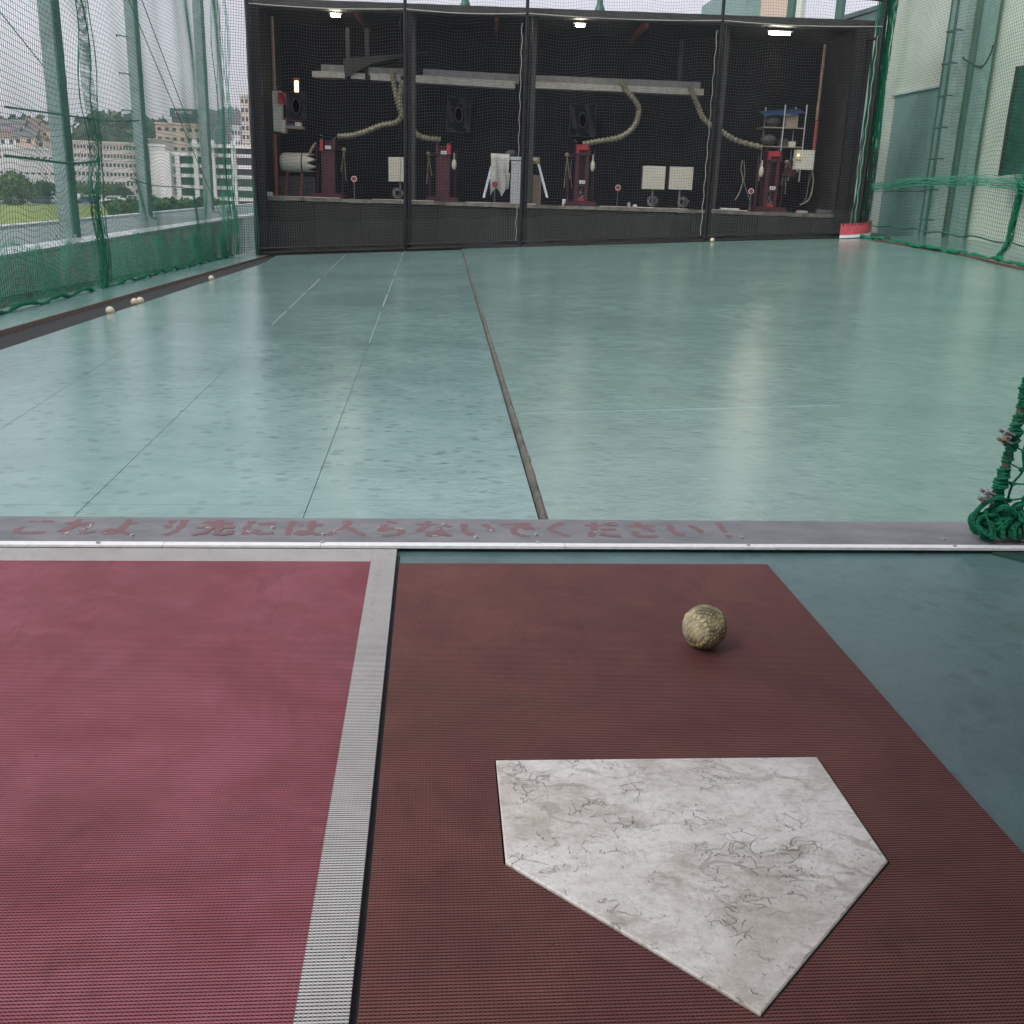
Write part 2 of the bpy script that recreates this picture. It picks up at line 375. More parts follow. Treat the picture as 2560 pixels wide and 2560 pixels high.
M['dkgrey'] = mat('dark_grey_bag', (.07, .07, .072), .7, var=.4, scale=20, bump=.5, bscale=30)
M['yellow'] = mat('yellow_cap', (.42, .30, .05), .6, var=.2, scale=20)
M['brass'] = mat('brass_nut', (.50, .36, .14), .35, 1.0, var=.2, scale=60)
M['pad_red'] = mat('red_vinyl_pad', (.58, .10, .12), .45, var=.12, scale=12)
M['panel_teal'] = mat('teal_cladding', (.21, .335, .31), .6, var=.12, scale=2.5)
M['wall_pale'] = mat('pale_painted_wall', (.62, .68, .58), .7, var=.1, scale=1.5)
M['sheet_green'] = mat('dark_green_sheet', (.012, .065, .045), .6, var=.5, scale=6)
M['lamp_g'] = mat('green_iron_post', (.06, .15, .12), .5, .2, var=.2, scale=20)
M['lit'] = mat('lit_tube', (.9, .9, .85), .5, emit=(1, .93, .74), estr=70)
M['lit_warm'] = mat('lit_warm_lamp', (.9, .8, .6), .5, emit=(1, .78, .45), estr=4)
M['lit_dot'] = mat('lit_indicator', (.9, .5, .2), .5, emit=(1, .45, .12), estr=6)
M['pillar_r'] = mat('pale_green_steel', (.40, .50, .47), .55, .1, var=.15, scale=7)
M['pillar_rd'] = mat('mid_green_steel', (.26, .38, .35), .55, .1, var=.15, scale=7)
M['roof'] = mat('shade_blocker_sheet', (.06, .065, .065), .8, var=.2, scale=2)  # dark sheet of the unseen roof and light-blocking walls

# ------------------------------------------------------------------ nets: real cords, in one part per net
def cords(polys, offs):
    """polys: (n, m, 3) lines; offs: (k,3) cross-section offsets -> verts, quads"""
    n, m, _ = polys.shape; k = len(offs)
    V = (polys[:, :, None, :] + np.asarray(offs)[None, None]).reshape(-1, 3)
    i = np.arange(n)[:, None, None]; j = np.arange(m - 1)[None, :, None]; q = np.arange(k)[None, None, :]
    b = (i * m + j) * k; q2 = (q + 1) % k
    Q = np.stack([b + q, b + q2, b + k + q2, b + k + q], -1).reshape(-1, 4)
    return V, Q
def net_mesh(name, S, u0, u1, v0, v1, pitch, r, du, mt, parent, su=.09, sv=.09, hole=None):
    du = np.array(du) / np.linalg.norm(du); up = np.array((0, 0, 1.)); nn = np.cross(du, up)
    ang = [pi / 2, pi / 2 + 2 * pi / 3, pi / 2 + 4 * pi / 3]
    us = np.arange(u0, u1 + 1e-6, pitch); vs = np.arange(v0, v1 + 1e-6, pitch)
    vv = np.linspace(v0, v1, max(2, int((v1 - v0) / sv))); uu = np.linspace(u0, u1, max(2, int((u1 - u0) / su)))
    Ug, Vg = np.meshgrid(us, vv, indexing='ij'); P1 = S(Ug, Vg)
    Vg2, Ug2 = np.meshgrid(vs, uu, indexing='ij'); P2 = S(Ug2, Vg2)
    V1, Q1 = cords(P1, [du * cos(a) * r + nn * sin(a) * r for a in ang])
    V2, Q2 = cords(P2, [up * cos(a) * r + nn * sin(a) * r for a in ang])
    V = np.concatenate([V1, V2]); Q = np.concatenate([Q1, Q2 + len(V1)])
    for (ha, hz) in (hole or ()):
        C = V[Q].mean(1); aa = (C[:, 0] - P0.x) * FD.x + (C[:, 1] - P0.y) * FD.y
        Q = Q[((aa - ha) / .062) ** 2 + ((C[:, 2] - hz) / .11) ** 2 > 1]
    return fast(name, V, Q, mt, parent, kind='stuff')
def rope(mb, pts, r, n=6, wob=0.0, sub=1, seed=0):
    rr = random.Random(seed); P = []
    pts = [Vector(p) for p in pts]
    for i in range(len(pts) - 1):
        for k in range(sub):
            p = pts[i].lerp(pts[i + 1], k / sub)
            P.append(p + Vector((rr.uniform(-wob, wob), rr.uniform(-wob, wob), rr.uniform(-wob, wob))))
    P.append(pts[-1]); mb.tube(P, r, n); return mb
def spline(pts, n):
    pts = [Vector(p) for p in pts]; P = [pts[0] * 2 - pts[1]] + pts + [pts[-1] * 2 - pts[-2]]; o = []
    for i in range(1, len(P) - 2):
        for k in range(n):
            t = k / n; a, b, c, d = P[i - 1], P[i], P[i + 1], P[i + 2]
            o.append(.5 * ((2 * b) + (c - a) * t + (2 * a - 5 * b + 4 * c - d) * t * t + (3 * b - a - 3 * c + d) * t ** 3))
    o.append(pts[-1]); return o

# ================================================================== LARGE STRUCTURE
def zfl(d=0.0): return lambda x, y: zf(x, y) + d
YF = 16.1
def lin(p, q, y):  # x on the line p-q at depth y
    return p[0] + (q[0] - p[0]) * (y - p[1]) / (q[1] - p[1])
SEAM = ((.244, 2.146), (.423, 15.697)); L1 = ((-.284, 2.243), (-.434, 14.67)); L2 = ((-.774, 2.141), (-1.218, 13.889))
L3 = ((-1.29, 3.2), (-1.72, 8.432)); GR = ((-1.97, 4.838), (-2.167, 15.733)); GL = ((-2.261, 5.579), (-2.471, 14.928))
NB = ((-2.643, 6.552), (-3.06, 16.3))
fl = bpy.data.objects.new('floor', None); COL.objects.link(fl); fl['_o'] = (0, 0, 0); fl['kind'] = 'structure'
# screed under the panels
MB().sheet(lambda u, v: (lin(GR, GR, 0) if 0 else (-3.4 + u * 3.9), 2.14 + v * 14.3, zf(-3.4 + u * 3.9, 2.14 + v * 14.3) - .02), 4, 14).build('floor_bed', M['gap'], fl)
def panel(xl, xr, y0, y1, g=.0009):
    y0 += g; y1 -= g
    m = MB(); n = max(1, int((y1 - y0) / 1.2))
    for k in range(n):
        pass
    vs = []; fs = []
    for k in range(n + 1):
        y = y0 + (y1 - y0) * k / n
        for x in (xl(y) + g, xr(y) - g): vs.append((x, y, zf(x, y)))
    for k in range(n): fs.append((2 * k, 2 * k + 1, 2 * k + 3, 2 * k + 2))
    b = len(vs); vs += [(x, y, z - .012) for x, y, z in vs]
    for k in range(n): fs += [(2 * k + 2, b + 2 * k + 2, b + 2 * k, 2 * k), (2 * k + 1, b + 2 * k + 1, b + 2 * k + 3, 2 * k + 3)]
    fs += [(0, b, b + 1, 1), (2 * n + 1, b + 2 * n + 1, b + 2 * n, 2 * n)]
    return m.add(vs, fs)
lines = [SEAM, L1, L2, L3, GR]
cuts = [[2.135, 2.33, 3.02, 7.1, 11.2, YF], [2.135, 2.28, 3.0, 6.9, 11.0, YF], [2.135, 2.27, 2.95, 3.55, 6.3, 9.9, 13.4, YF], [2.135, 3.4, 4.6, 6.0, 8.2, 12.2, YF]]
for i in range(4):
    a, b = lines[i + 1], lines[i]
    for y0, y1 in zip(cuts[i][:-1], cuts[i][1:]):
        panel(lambda y, a=a: lin(*a, y), lambda y, b=b: lin(*b, y) - (.004 if b is SEAM else 0), y0, y1).build('floor_panel', M['floor'], fl)
panel(lambda y: lin(*NB, y) - .12, lambda y: lin(*GL, y) - .012, 2.135, YF + .2).build('floor_strip', M['floor'], fl)
def so(y): return .0118 + .0040 * min(1.0, max(0.0, (y - 2.135) / .5))
for ln_, ya, yb in ((L1, 5.2, 15.6), (L2, 6.0, 15.6), (L3, 9.5, 13.5)):
    rj = random.Random(int(ya * 10)); y = ya
    while y < yb:
        y2 = min(yb, y + rj.uniform(.5, 1.6)); w_ = rj.uniform(.0016, .0036)
        MB().add([(lin(*ln_, y) - w_, y, zf(lin(*ln_, y), y) + .001), (lin(*ln_, y) + w_, y, zf(lin(*ln_, y), y) + .001), (lin(*ln_, y2) + w_, y2, zf(lin(*ln_, y2), y2) + .001), (lin(*ln_, y2) - w_, y2, zf(lin(*ln_, y2), y2) + .001)], [(0, 1, 2, 3)]).build('joint_filler', M['joint'], fl); y = y2 + rj.uniform(.02, .5)
# raised right-hand sheet with its rough edge
sh = MB(); nY = 30
def shp(u, v):
    y = 2.135 + v * (YF - 2.135); x0 = lin(*SEAM, y) + .014; x = x0 + (8.6 - x0) * u
    return (x, y, zf(x, y) + so(y) + .0025 * sin(y * 2.3 + x * 1.7) * min(1, v * 6))
sh.sheet(shp, 24, 70)
tag(sh.build('floor_sheet', M['floor_r'], smooth=True), kind='structure').parent = fl
eg = MB(); rr = random.Random(3); N = 220
vs = []
for k in range(N + 1):
    y = 2.135 + k / N * (YF - 2.135); x = lin(*SEAM, y); z = zf(x, y) + so(y) - .022
    j = rr.uniform(-.003, .003); j2 = rr.uniform(0, .006) if rr.random() < .7 else rr.uniform(0, .016)
    vs += [(x - .001, y, z - .01), (x - .001 + j * .3, y, z + .008), (x + .002 + j * .6, y, z + .0215), (x + .006 + j2 * .6, y, z + .0245), (x + .02, y, z + .018)]
fs = [(5 * k + i, 5 * k + i + 1, 5 * k + i + 6, 5 * k + i + 5) for k in range(N) for i in range(4)]
eg.add(vs, [f[::-1] for f in fs]).build('sheet_edge', M['wood'], fl)
# faint lap joints across the sheet
for (p, q) in (((1300, 1030), (2100, 1008)),):
    a, b = G(*p, .022), G(*q, .022); m = MB(); nn_ = 20; vs = []
    for k in range(nn_ + 1):
        c_ = a.lerp(b, k / nn_)
        for dy_, dz_ in ((-.007, -.002), (0, .0016), (.007, -.002)):
            vs.append((c_.x, c_.y + dy_, zf(c_.x, c_.y) + so(c_.y) + .0025 * sin(c_.y * 2.3 + c_.x * 1.7) * min(1, (c_.y - 2.135) / 13.9 * 6) + dz_))
    m.add(vs, [(3 * k + j, 3 * k + 3 + j, 3 * k + 4 + j, 3 * k + 1 + j)[::-1] for k in range(nn_) for j in (0, 1)])
    m.build('sheet_joint', M['floor_r'], fl)
# gutter
gt = thing('ball_gutter', 'long dark steel gutter along the left edge of the teal floor', 'gutter', (-2.1, 4, 0))
g1 = MB(); g2 = MB(); g3 = MB()
ys = np.linspace(2.135, YF + .1, 24)
for (ya, yb) in zip(ys[:-1], ys[1:]):
    def q(m, fa, fb): m.add([fa(ya), fb(ya), fb(yb), fa(yb)], [(0, 1, 2, 3)])
    xr = lambda y: lin(*GR, y); xl = lambda y: lin(*GL, y)
    q(g1, lambda y: (xl(y) + .02, y, zf(xl(y), y) - .035), lambda y: (xr(y) - .03, y, zf(xr(y), y) - .05))
    q(g2, lambda y: (xr(y) - .03, y, zf(xr(y), y) - .05), lambda y: (xr(y) - .012, y, zf(xr(y), y) - .006))
    q(g2, lambda y: (xr(y) - .012, y, zf(xr(y), y) - .006), lambda y: (xr(y), y, zf(xr(y), y) - .006))
    q(g3, lambda y: (xl(y) - .012, y, zf(xl(y), y) + .004), lambda y: (xl(y) + .004, y, zf(xl(y), y) + .004))
    q(g3, lambda y: (xl(y) + .004, y, zf(xl(y), y) + .004), lambda y: (xl(y) + .02, y, zf(xl(y), y) - .035))
g1.build('trough', M['steel_dark'], gt); g2.build('right_lip', M['rust'], gt); g3.build('left_lip', M['rust'], gt)

# booth floor, threshold board, mats
tag(MB().box(-1.6, 2.4, -1.2, 2.0, -.06, 0).build('booth_floor', M['floor_b']), kind='structure')
tb = thing('threshold_board', 'grey threshold board with faded red hand-painted Japanese writing and white front edge', 'board', (0, 2.04, 0))
MB().box(-1.6, 1.268, 1.978, 2.136, 0, .0135).build('board', M['board'], tb)
MB().box(1.272, 2.4, 1.978, 2.136, 0, .0128).build('board', M['board'], tb)
eb = MB(); rr = random.Random(5); x = -1.6
while x < 2.4:
    w_ = rr.uniform(.3, .6); eb.box(x, min(2.4, x + w_ - .0012), 1.9575 - rr.uniform(0, .0012), 1.9775, 0.0085, .0142 - rr.uniform(0, .0008)); x += w_
eb.build('edge_strip', M['white_paint'], tb)
sb_ = [(245, 1358), (682, 1321), (808, 1338), (806, 1357), (1340, 1338), (1344, 1358), (1854, 1345), (1870, 1364), (1190, 1385 - 40), (2358, 1349), (2386, 1366), (330, 1340)]
sv = None
for k, (px, py) in enumerate(sb_):
    p = atZ(px, py, .0135)
    m = MB(); m.tube([(p.x, p.y, .013), (p.x, p.y, .0172)], .0040, 10); m.tube([(p.x, p.y, .0168), (p.x, p.y, .0180)], .002, 8)
    m.build('screw', M['screw'], tb)
KANA = {
 'ko': [[(.22, .82), (.5, .86), (.78, .82)], [(.2, .45), (.12, .25), (.25, .12), (.55, .1), (.85, .14)]],
 're': [[(.3, .97), (.3, .03)], [(.08, .72), (.4, .74), (.1, .22)], [(.1, .22), (.42, .62), (.62, .76), (.68, .6), (.62, .25), (.72, .12), (.95, .2)]],
 'yo': [[(.55, .72), (.85, .74)], [(.55, .97), (.55, .3), (.4, .1), (.18, .12), (.15, .25), (.35, .32), (.6, .22), (.9, .08)]],
 'ri': [[(.3, .92), (.25, .6), (.32, .45)], [(.68, .95), (.7, .55), (.62, .25), (.42, .03)]],
 'saki': [[(.3, .95), (.18, .72)], [(.22, .78), (.82, .78)], [(.5, .98), (.5, .5)], [(.08, .52), (.92, .52)], [(.38, .5), (.33, .2), (.1, .03)], [(.62, .5), (.62, .12), (.75, .07), (.92, .1), (.92, .25)]],
 'ni': [[(.2, .92), (.15, .5), (.2, .08)], [(.45, .75), (.82, .77)], [(.45, .35), (.42, .2), (.6, .13), (.88, .16)]],
 'ha': [[(.18, .93), (.14, .5), (.18, .06)], [(.4, .68), (.92, .7)], [(.68, .95), (.68, .25), (.55, .08), (.4, .12), (.42, .26), (.62, .26), (.92, .08)]],
 'iru': [[(.38, .92), (.52, .9), (.42, .5), (.08, .05)], [(.5, .72), (.65, .35), (.94, .06)]],
 'ra': [[(.38, .95), (.62, .86)], [(.3, .72), (.22, .35), (.5, .5), (.75, .45), (.8, .25), (.6, .08), (.3, .03)]],
 'na': [[(.1, .76), (.52, .78)], [(.36, .97), (.28, .65), (.1, .35)], [(.72, .8), (.92, .65)], [(.66, .58), (.66, .2), (.5, .06), (.36, .12), (.42, .24), (.66, .2), (.9, .06)]],
 'i': [[(.18, .82), (.16, .4), (.28, .12), (.38, .25)], [(.72, .78), (.86, .55), (.88, .35)]],
 'de': [[(.1, .8), (.86, .85), (.5, .65), (.38, .4), (.45, .15), (.72, .04)], [(.68, .6), (.74, .48)], [(.84, .64), (.9, .52)]],
 'ku': [[(.68, .95), (.25, .52), (.72, .04)]],
 'da': [[(.1, .76), (.58, .78)], [(.36, .97), (.28, .5), (.1, .06)], [(.5, .5), (.84, .52)], [(.5, .25), (.48, .12), (.88, .08)], [(.72, .9), (.78, .78)], [(.88, .94), (.94, .82)]],
 'sa': [[(.12, .72), (.86, .76)], [(.42, .97), (.55, .65), (.74, .42)], [(.25, .36), (.22, .15), (.5, .05), (.76, .08)]],
 'x': [[(.5, .97), (.5, .36)], [(.5, .14), (.5, .02)]]}
GLY = [('ko', 15, 118), ('re', 130, 232), ('yo', 242, 330), ('ri', 382, 462), ('saki', 476, 580), ('ni', 594, 690), ('ha', 703, 803), ('iru', 812, 916), ('ra', 932, 1020), ('na', 1036, 1132), ('i', 1146, 1242), ('de', 1250, 1345), ('ku', 1360, 1442), ('da', 1466, 1556), ('sa', 1568, 1660), ('i', 1672, 1768), ('x', 1775, 1862)]
zz = .0137
for name, xa, xb in GLY:
    xm = (xa + xb) / 2; p = atZ(xm, 1336, .0135); hw = (atZ(xb, 1336, .0135).x - atZ(xa, 1336, .0135).x) / 2; y0, y1 = 2.017, 2.118
    zz = .0137; lt = MB()
    for st in KANA[name]:
        P = spline([(p.x + (sx - .5) * 2 * hw, y0 + sy * (y1 - y0), 0) for sx, sy in st], 5) if len(st) > 2 else [Vector((p.x + (sx - .5) * 2 * hw, y0 + sy * (y1 - y0), 0)) for sx, sy in st]
        wd = .0074; vs = []
        for i, c in enumerate(P):
            t = (P[min(i + 1, len(P) - 1)] - P[max(i - 1, 0)]).normalized(); nrm = Vector((-t.y, t.x, 0)); e = wd * (1.0 + .25 * sin(i * 1.3 + xm))
            if i == 0: c = c - t * .004
            if i == len(P) - 1: c = c + t * .004
            zi = zz + i * .000004; vs += [Vector((c.x, c.y, zi)) + nrm * e, Vector((c.x, c.y, zi)) - nrm * e]
        lt.add(vs, [(2 * i, 2 * i + 1, 2 * i + 3, 2 * i + 2) for i in range(len(P) - 1)]); zz += .00018
    lt.build('painted_character', M['red_paint'], tb)

MZ = .009
lm = thing('batting_mat', 'red perforated rubber mat with white border lines, left of the home plate', 'mat', (-.5, 1.2, 0))
def pz(px, py, z=MZ): p = atZ(px, py, z); return p
xr = pz(940, 2000).x
xw = (pz(981, 1420).x + pz(910, 2300).x) / 2; xwl = pz(924, 1420).x
yt = 1.95; yw = pz(400, 1402).y
MB().box(-1.5, xwl - .0, -1.0, yw, 0, MZ).build('mat_field', M['mat_red'], lm)
mw = MB(); mw.box(xwl + .0004, xw, -1.0, yt, 0, MZ + .0003); mw.box(-1.5, xwl, yw + .0004, yt, 0, MZ + .0003); mw.build('border_line', M['mat_white'], lm)
cm = thing('plate_mat', 'brown-red perforated rubber mat around the home plate', 'mat', (.3, 1.2, 0))
xl_ = (pz(994, 1420).x + pz(923, 2300).x) / 2; print('GAP', xw, xl_, pz(981, 1420).x, pz(910, 2300).x, pz(994, 1420).x, pz(923, 2300).x)
xr_ = pz(1935, 1430).x; yt2 = pz(1450, 1409).y
PA, PB, PC, PD, PE = [atZ(*q, .011) for q in ((1240, 1900), (2043, 1892), (2220, 2152), (1902.6, 2534.5), (1264.7, 2154.5))]
# mat cut out round the plate: pieces of one sheet
def grow(p, c, k=.0024): d = (p - c); d.z = 0; return p + d.normalized() * k
cc = (PA + PB + PC + PD + PE) / 5; gA, gB, gC, gD, gE = [grow(p, cc) for p in (PA, PB, PC, PD, PE)]
xr_b = .662
polys = [[(xl_, yt2), (xl_, gA.y), (gA.x, gA.y), (gB.x, gB.y), (xr_ - .001, gB.y), (xr_, yt2)],
         [(xl_, gA.y), (xl_, gE.y), (gE.x, gE.y), (gA.x, gA.y)],
         [(gB.x, gB.y), (gC.x, gC.y), (xr_b + .006, gC.y), (xr_ - .001, gB.y)],
         [(xl_, gE.y), (xl_, gD.y), (gD.x, gD.y), (gE.x, gE.y)],
         [(gC.x, gC.y), (gD.x, gD.y), (xr_b, gD.y), (xr_b + .006, gC.y)],
         [(xl_, gD.y), (xl_, -1.0), (xr_b - .01, -1.0), (xr_b, gD.y), (gD.x, gD.y)]]
m = MB()
for p in polys:
    n = len(m.v); m.add([(x, y, MZ) for x, y in p], [tuple(range(len(p)))])
ol = [(xl_, yt2), (xl_, -1.0), (xr_b - .01, -1.0), (xr_, yt2)]
for (a, b) in zip(ol, ol[1:] + ol[:1]): m.add([(*a, 0), (*b, 0), (*b, MZ), (*a, MZ)], [(0, 1, 2, 3)])
m.build('mat_sheet', M['mat_brown'], cm)
hp = [(p.x, p.y) for p in (gE, gD, gC, gB, gA)]
MB().add([(x, y, .003) for x, y in hp], [tuple(range(5))]).build('plate_seat', M['gap'], cm)
tag(MB().box(xw + .0005, xl_ - .0005, -1.0, 1.93, 0.0005, .002).build('gap_strip', M['gap']), 'dark gap between the two rubber mats', 'gap strip')  # near-black strip laid on the floor between the mats
# home plate
pl = thing('home_plate', 'worn cracked white rubber home plate set into the brown mat', 'home plate', (cc.x, cc.y, 0))
pts = [PE, PD, PC, PB, PA]; m = MB(); n = 5; c = .004
def inset(i, d):
    p, a, b = pts[i], pts[i - 1], pts[(i + 1) % n]; e1 = (p - a).normalized(); e2 = (b - p).normalized()
    n1 = Vector((-e1.y, e1.x)); n2 = Vector((-e2.y, e2.x)); k = 1 + n1.dot(n2); v = (n1 + n2) * (d / k); return (p.x + v.x, p.y + v.y)
v0 = [(p.x, p.y, .004) for p in pts]; v1 = [(p.x, p.y, .0102) for p in pts]; v2 = [(*inset(i, .0016), .0114) for i in range(n)]
m.add(v0 + v1 + v2, [(i, (i + 1) % n, n + (i + 1) % n, n + i) for i in range(n)] + [(n + i, n + (i + 1) % n, 2 * n + (i + 1) % n, 2 * n + i) for i in range(n)] + [tuple(range(2 * n, 3 * n))])
m.build('plate_body', M['plate'], pl)

# the ball on the mat
def ball_mat():
    t = NT('dirty_yellow_ball')
    c = t.mix(t.ramp(t.noise(30, 5), [(.35, 0), (.65, 1)]), (.68, .61, .37), (.44, .36, .16))
    c = t.mix(t.math('MULTIPLY', t.ramp(t.noise(55, 5), [(.48, 0), (.66, 1)]), .6), c, (.12, .10, .055))
    av = t.n.new('ShaderNodeAttribute'); av.attribute_name = 'dirt'
    c = t.mix(t.math('MULTIPLY', av.outputs['Fac'], t.math('ADD', .22, t.math('MULTIPLY', t.ramp(t.noise(26, 3), [(.42, 0), (.6, 1)]), .6))), c, (.06, .05, .026))  # tone darkened in the hollows between the bumps so the dimples show
    return t.done(c, .6, .35)
M['ball'] = ball_mat(); M['ball_seam'] = mat('ball_seam', (.50, .45, .26), .65, col2=(.32, .28, .16), scale=60)
M['ball_far'] = mat('pale_ball', (.60, .53, .37), .6, var=.2, scale=40)
def make_ball(c, R, hi=True):
    seg, ring = (96, 64) if hi else (20, 14); b = MB(); b.ball((0, 0, 0), R, seg, ring)
    def seam(t):  # tennis-ball curve
        a_, b_ = .72, .28; x = a_ * cos(t) + b_ * cos(3 * t); y = a_ * sin(t) - b_ * sin(3 * t); z = 2 * sqrt(a_ * b_) * sin(2 * t); return Vector((x, y, z)).normalized()
    S = [seam(2 * pi * k / 200) for k in range(200)]; Sn = np.array([tuple(s) for s in S])
    rot = Matrix.Rotation(radians(62), 3, 'X') @ Matrix.Rotation(radians(-35), 3, 'Z') @ Matrix.Rotation(radians(25), 3, 'Y')
    if hi:
        nF = 360; ga = pi * (3 - sqrt(5)); Fb = np.array([(sqrt(1 - (1 - 2 * (i + .5) / nF) ** 2) * cos(ga * i), sqrt(1 - (1 - 2 * (i + .5) / nF) ** 2) * sin(ga * i), 1 - 2 * (i + .5) / nF) for i in range(nF)])
        D = np.array([tuple(v) for v in b.v]) / R
        dd = np.arccos(np.clip((D @ Fb.T).max(1), -1, 1)); ds = np.arccos(np.clip((D @ Sn.T).max(1), -1, 1))
        bmp = np.clip(1 - dd / .072, 0, 1) ** .7
        h = np.where(ds > .13, .036 * bmp, 0) + np.where(ds < .11, .04, 0) - np.where((ds >= .11) & (ds < .15), .025, 0); make_ball.dirt = np.where(ds > .13, 1 - bmp, np.where(ds < .11, .25, 1.0))
        lon = np.arctan2(D[:, 1], D[:, 0]); idx = (D @ Sn.T).argmax(1)
        rib = np.sign(np.sin(idx * 1.45)); h += np.where(ds < .09, .010 * rib, 0); make_ball.dirt = np.where(ds < .09, .45 - .45 * rib, make_ball.dirt)
        b.v = [Vector(tuple(D[i] * R * (1 + h[i] * .8))) for i in range(len(D))]
    b.v = [rot @ v + Vector(c) for v in b.v]; return b
bp = atZ(1758, 1612, MZ); bp.z = 0
bo = make_ball((bp.x - .003, bp.y - .008, MZ + .0352), .0352).build('ball', M['ball'], smooth=True)
at_ = bo.data.attributes.new('dirt', 'FLOAT', 'POINT'); at_.data.foreach_set('value', make_ball.dirt.astype(np.float32))
tag(bo, 'dirty yellow dimpled rubber ball lying on the brown mat behind the home plate', 'ball')
fb = [((290, 782), 'pale ball in the gutter, nearest the camera, alone beside the floor edge'), ((350, 760), 'front one of two pale balls touching in the gutter'), ((364, 757), 'rear one of two pale balls touching in the gutter'), ((538, 699), 'pale ball farthest along the gutter, near its far end'), ((1778, 608), 'pale ball lying at the foot of the black net frame')]
for i, (q, lb) in enumerate(fb):
    p = G(*q); xo = -.035 if i < 4 else 0; zo = -.022 if i < 4 else .014
    tag(make_ball((p.x + xo, p.y - (0 if i < 4 else .05), p.z + .035 + zo), .0265 if i < 4 else .033, False).build('ball', M['ball_far'], smooth=True), lb, 'ball', 'loose balls on the floor')

# ================================================================== LEFT SIDE: parapet, ledge, pillars, net
px_ = -3.22
tag(MB().prism([(-3.30, 2.2), (-3.24, 2.2), (-3.32, 20.8), (-3.40, 20.8)], -.5, .085).build('parapet_wall', M['parapet']), 'low grey-green parapet wall behind the left net', 'wall')
M['sill'] = M['alu']
tag(MB().prism([(-3.62, 2.2), (-3.235, 2.2), (-3.30, 20.8), (-3.50, 20.8)], .086, .112).build('window_sill', M['sill']), 'pale metal capping along the top of the low parapet wall', 'sill')
ld = thing('outer_ledge', 'flat grey roof ledge outside the parapet that carries the steel pillars', 'ledge', (-4.4, 10, 0))
MB().prism([(-5.0, 2.2), (-3.625, 2.2), (-3.505, 30), (-4.9, 30)], -.35, .085).build('ledge_slab', M['ledge'], ld)
MB().prism([(-5.15, 2.2), (-5.003, 2.2), (-4.903, 30), (-5.05, 30)], -.35, .12).build('edge_coping', M['alu'], ld)
def pillar(px, py, wpx, label, rungs=False):
    p = atZ(px, py, .09); dist = p.y * cos(YAW); wd = wpx / F * dist * .6; h = 6.5
    t = thing('steel_pillar', label, 'pillar', (p.x, p.y, .09), 'steel pillars outside the left net')
    m = MB(); k = wd * .62
    m.box(p.x - k, p.x + k * .9, p.y - .09, p.y - .07, .09, h); m.box(p.x - k, p.x + k * .9, p.y + .07, p.y + .09, .09, h)
    m.build('flange', M['pillar'], t)
    MB().box(p.x + k * .9 + .001, p.x + k * .9 + .02, p.y - .1, p.y + .1, .09, h).build('web', M['pillar_d'], t)
    m = MB(); m.box(p.x - k - .06, p.x + k + .06, p.y - .15, p.y + .15, .0875, .105)
    for sx in (-1, 1): m.tube([(p.x + sx * (k + .03), p.y - .12, .105), (p.x + sx * (k + .03), p.y - .12, .14)], .014, 6)
    m.build('base_plate', M['pillar'], t)
    if rungs:
        for i in range(11):
            z = .62 + i * .52; MB().tube([(p.x - k - .14, p.y - .07, z), (p.x - k - .14, p.y - .1, z + .02), (p.x - k + .02, p.y - .1, z), ], .009, 5).build('rung', M['pillar_d'], t)
    return t
pillar(175, 597, 41, 'nearest grey-green steel pillar outside the left net')
pillar(365, 546, 29, 'middle steel pillar outside the left net with step rungs on its side', True)
pillar(523, 531, 25, 'farthest steel pillar outside the left net, just before the dark room')

NL0 = Vector((-2.48, 2.6, 0)); NL1 = Vector((NB[1][0], NB[1][1], 0)); nld = (NL1 - NL0).normalized(); nll = (NL1 - NL0).length; nln = Vector((nld.y, -nld.x, 0))
def zfa(X, Y): return np.clip((Y - 2.12) / 13.78, 0, None) * (.0536 * (X - 6.564) + .128)
U_SEAM = (Vector((-2.77, 8.95, 0)) - NL0).dot(nld)
def S_left(u, v):
    hf = np.clip(v / 4.3, 0, 1)
    X = NL0.x + nld.x * u; Y = NL0.y + nld.y * u; zb = zfa(X, Y)
    f = np.sin(pi * np.clip(v / 1.4, 0, 1))
    d = .026 * np.sin(u * 2.3 + .6 * np.sin(v * 2.1)) * (.4 + .6 * hf) + .006 * np.sin(u * 6.3 + v * 1.7) + .03 * np.exp(-((v - .55) / .25) ** 2) * np.sin(u * 2.2)
    g = np.exp(-((u - U_SEAM) / .28) ** 2)
    us = u + .035 * np.sin(v * 5.2 + u * .7) * (1 - hf * .6) - .35 * (u - U_SEAM) * g * np.clip(1.3 - v, 0, 1) * .9
    us = us + .05 * g * np.sin(v * 7.5)
    vs = v + .05 * np.sin(u * 4.2 + 1.0) * f + .06 * np.sin(u * 1.9 + v * .5) * hf + .035 * np.sin(u * 9.0 + v) * np.exp(-((v - .5) / .5) ** 2) - .05 * g * np.cos(v * 3)
    X = NL0.x + nld.x * us - nln.x * 0 + nln.x * d * (-1); Y = NL0.y + nld.y * us - nln.y * d
    Z = zb + .01 + vs
    return np.stack([X, Y, Z], -1)
ln = thing('side_net', 'tall green safety net hanging along the left side of the floor', 'net', (-2.7, 9, 0))
net_mesh('net_mesh', S_left, 0, nll, 0.0, 4.3, .0385, .0018, tuple(nld), M['net_green'], ln, su=.07, sv=.08)
def S_lfoot(u, v):
    p = S_left(u, v * 1.0).copy(); p[..., 0] += -.05 + .02 * np.sin(u * 3 + v * 5); p[..., 2] += .012 * np.sin(u * 6); return p
net_mesh('foot_net', S_lfoot, 0, nll, 0.0, .36, .034, .0021, tuple(nld), M['foot_green'], ln, su=.07, sv=.06)
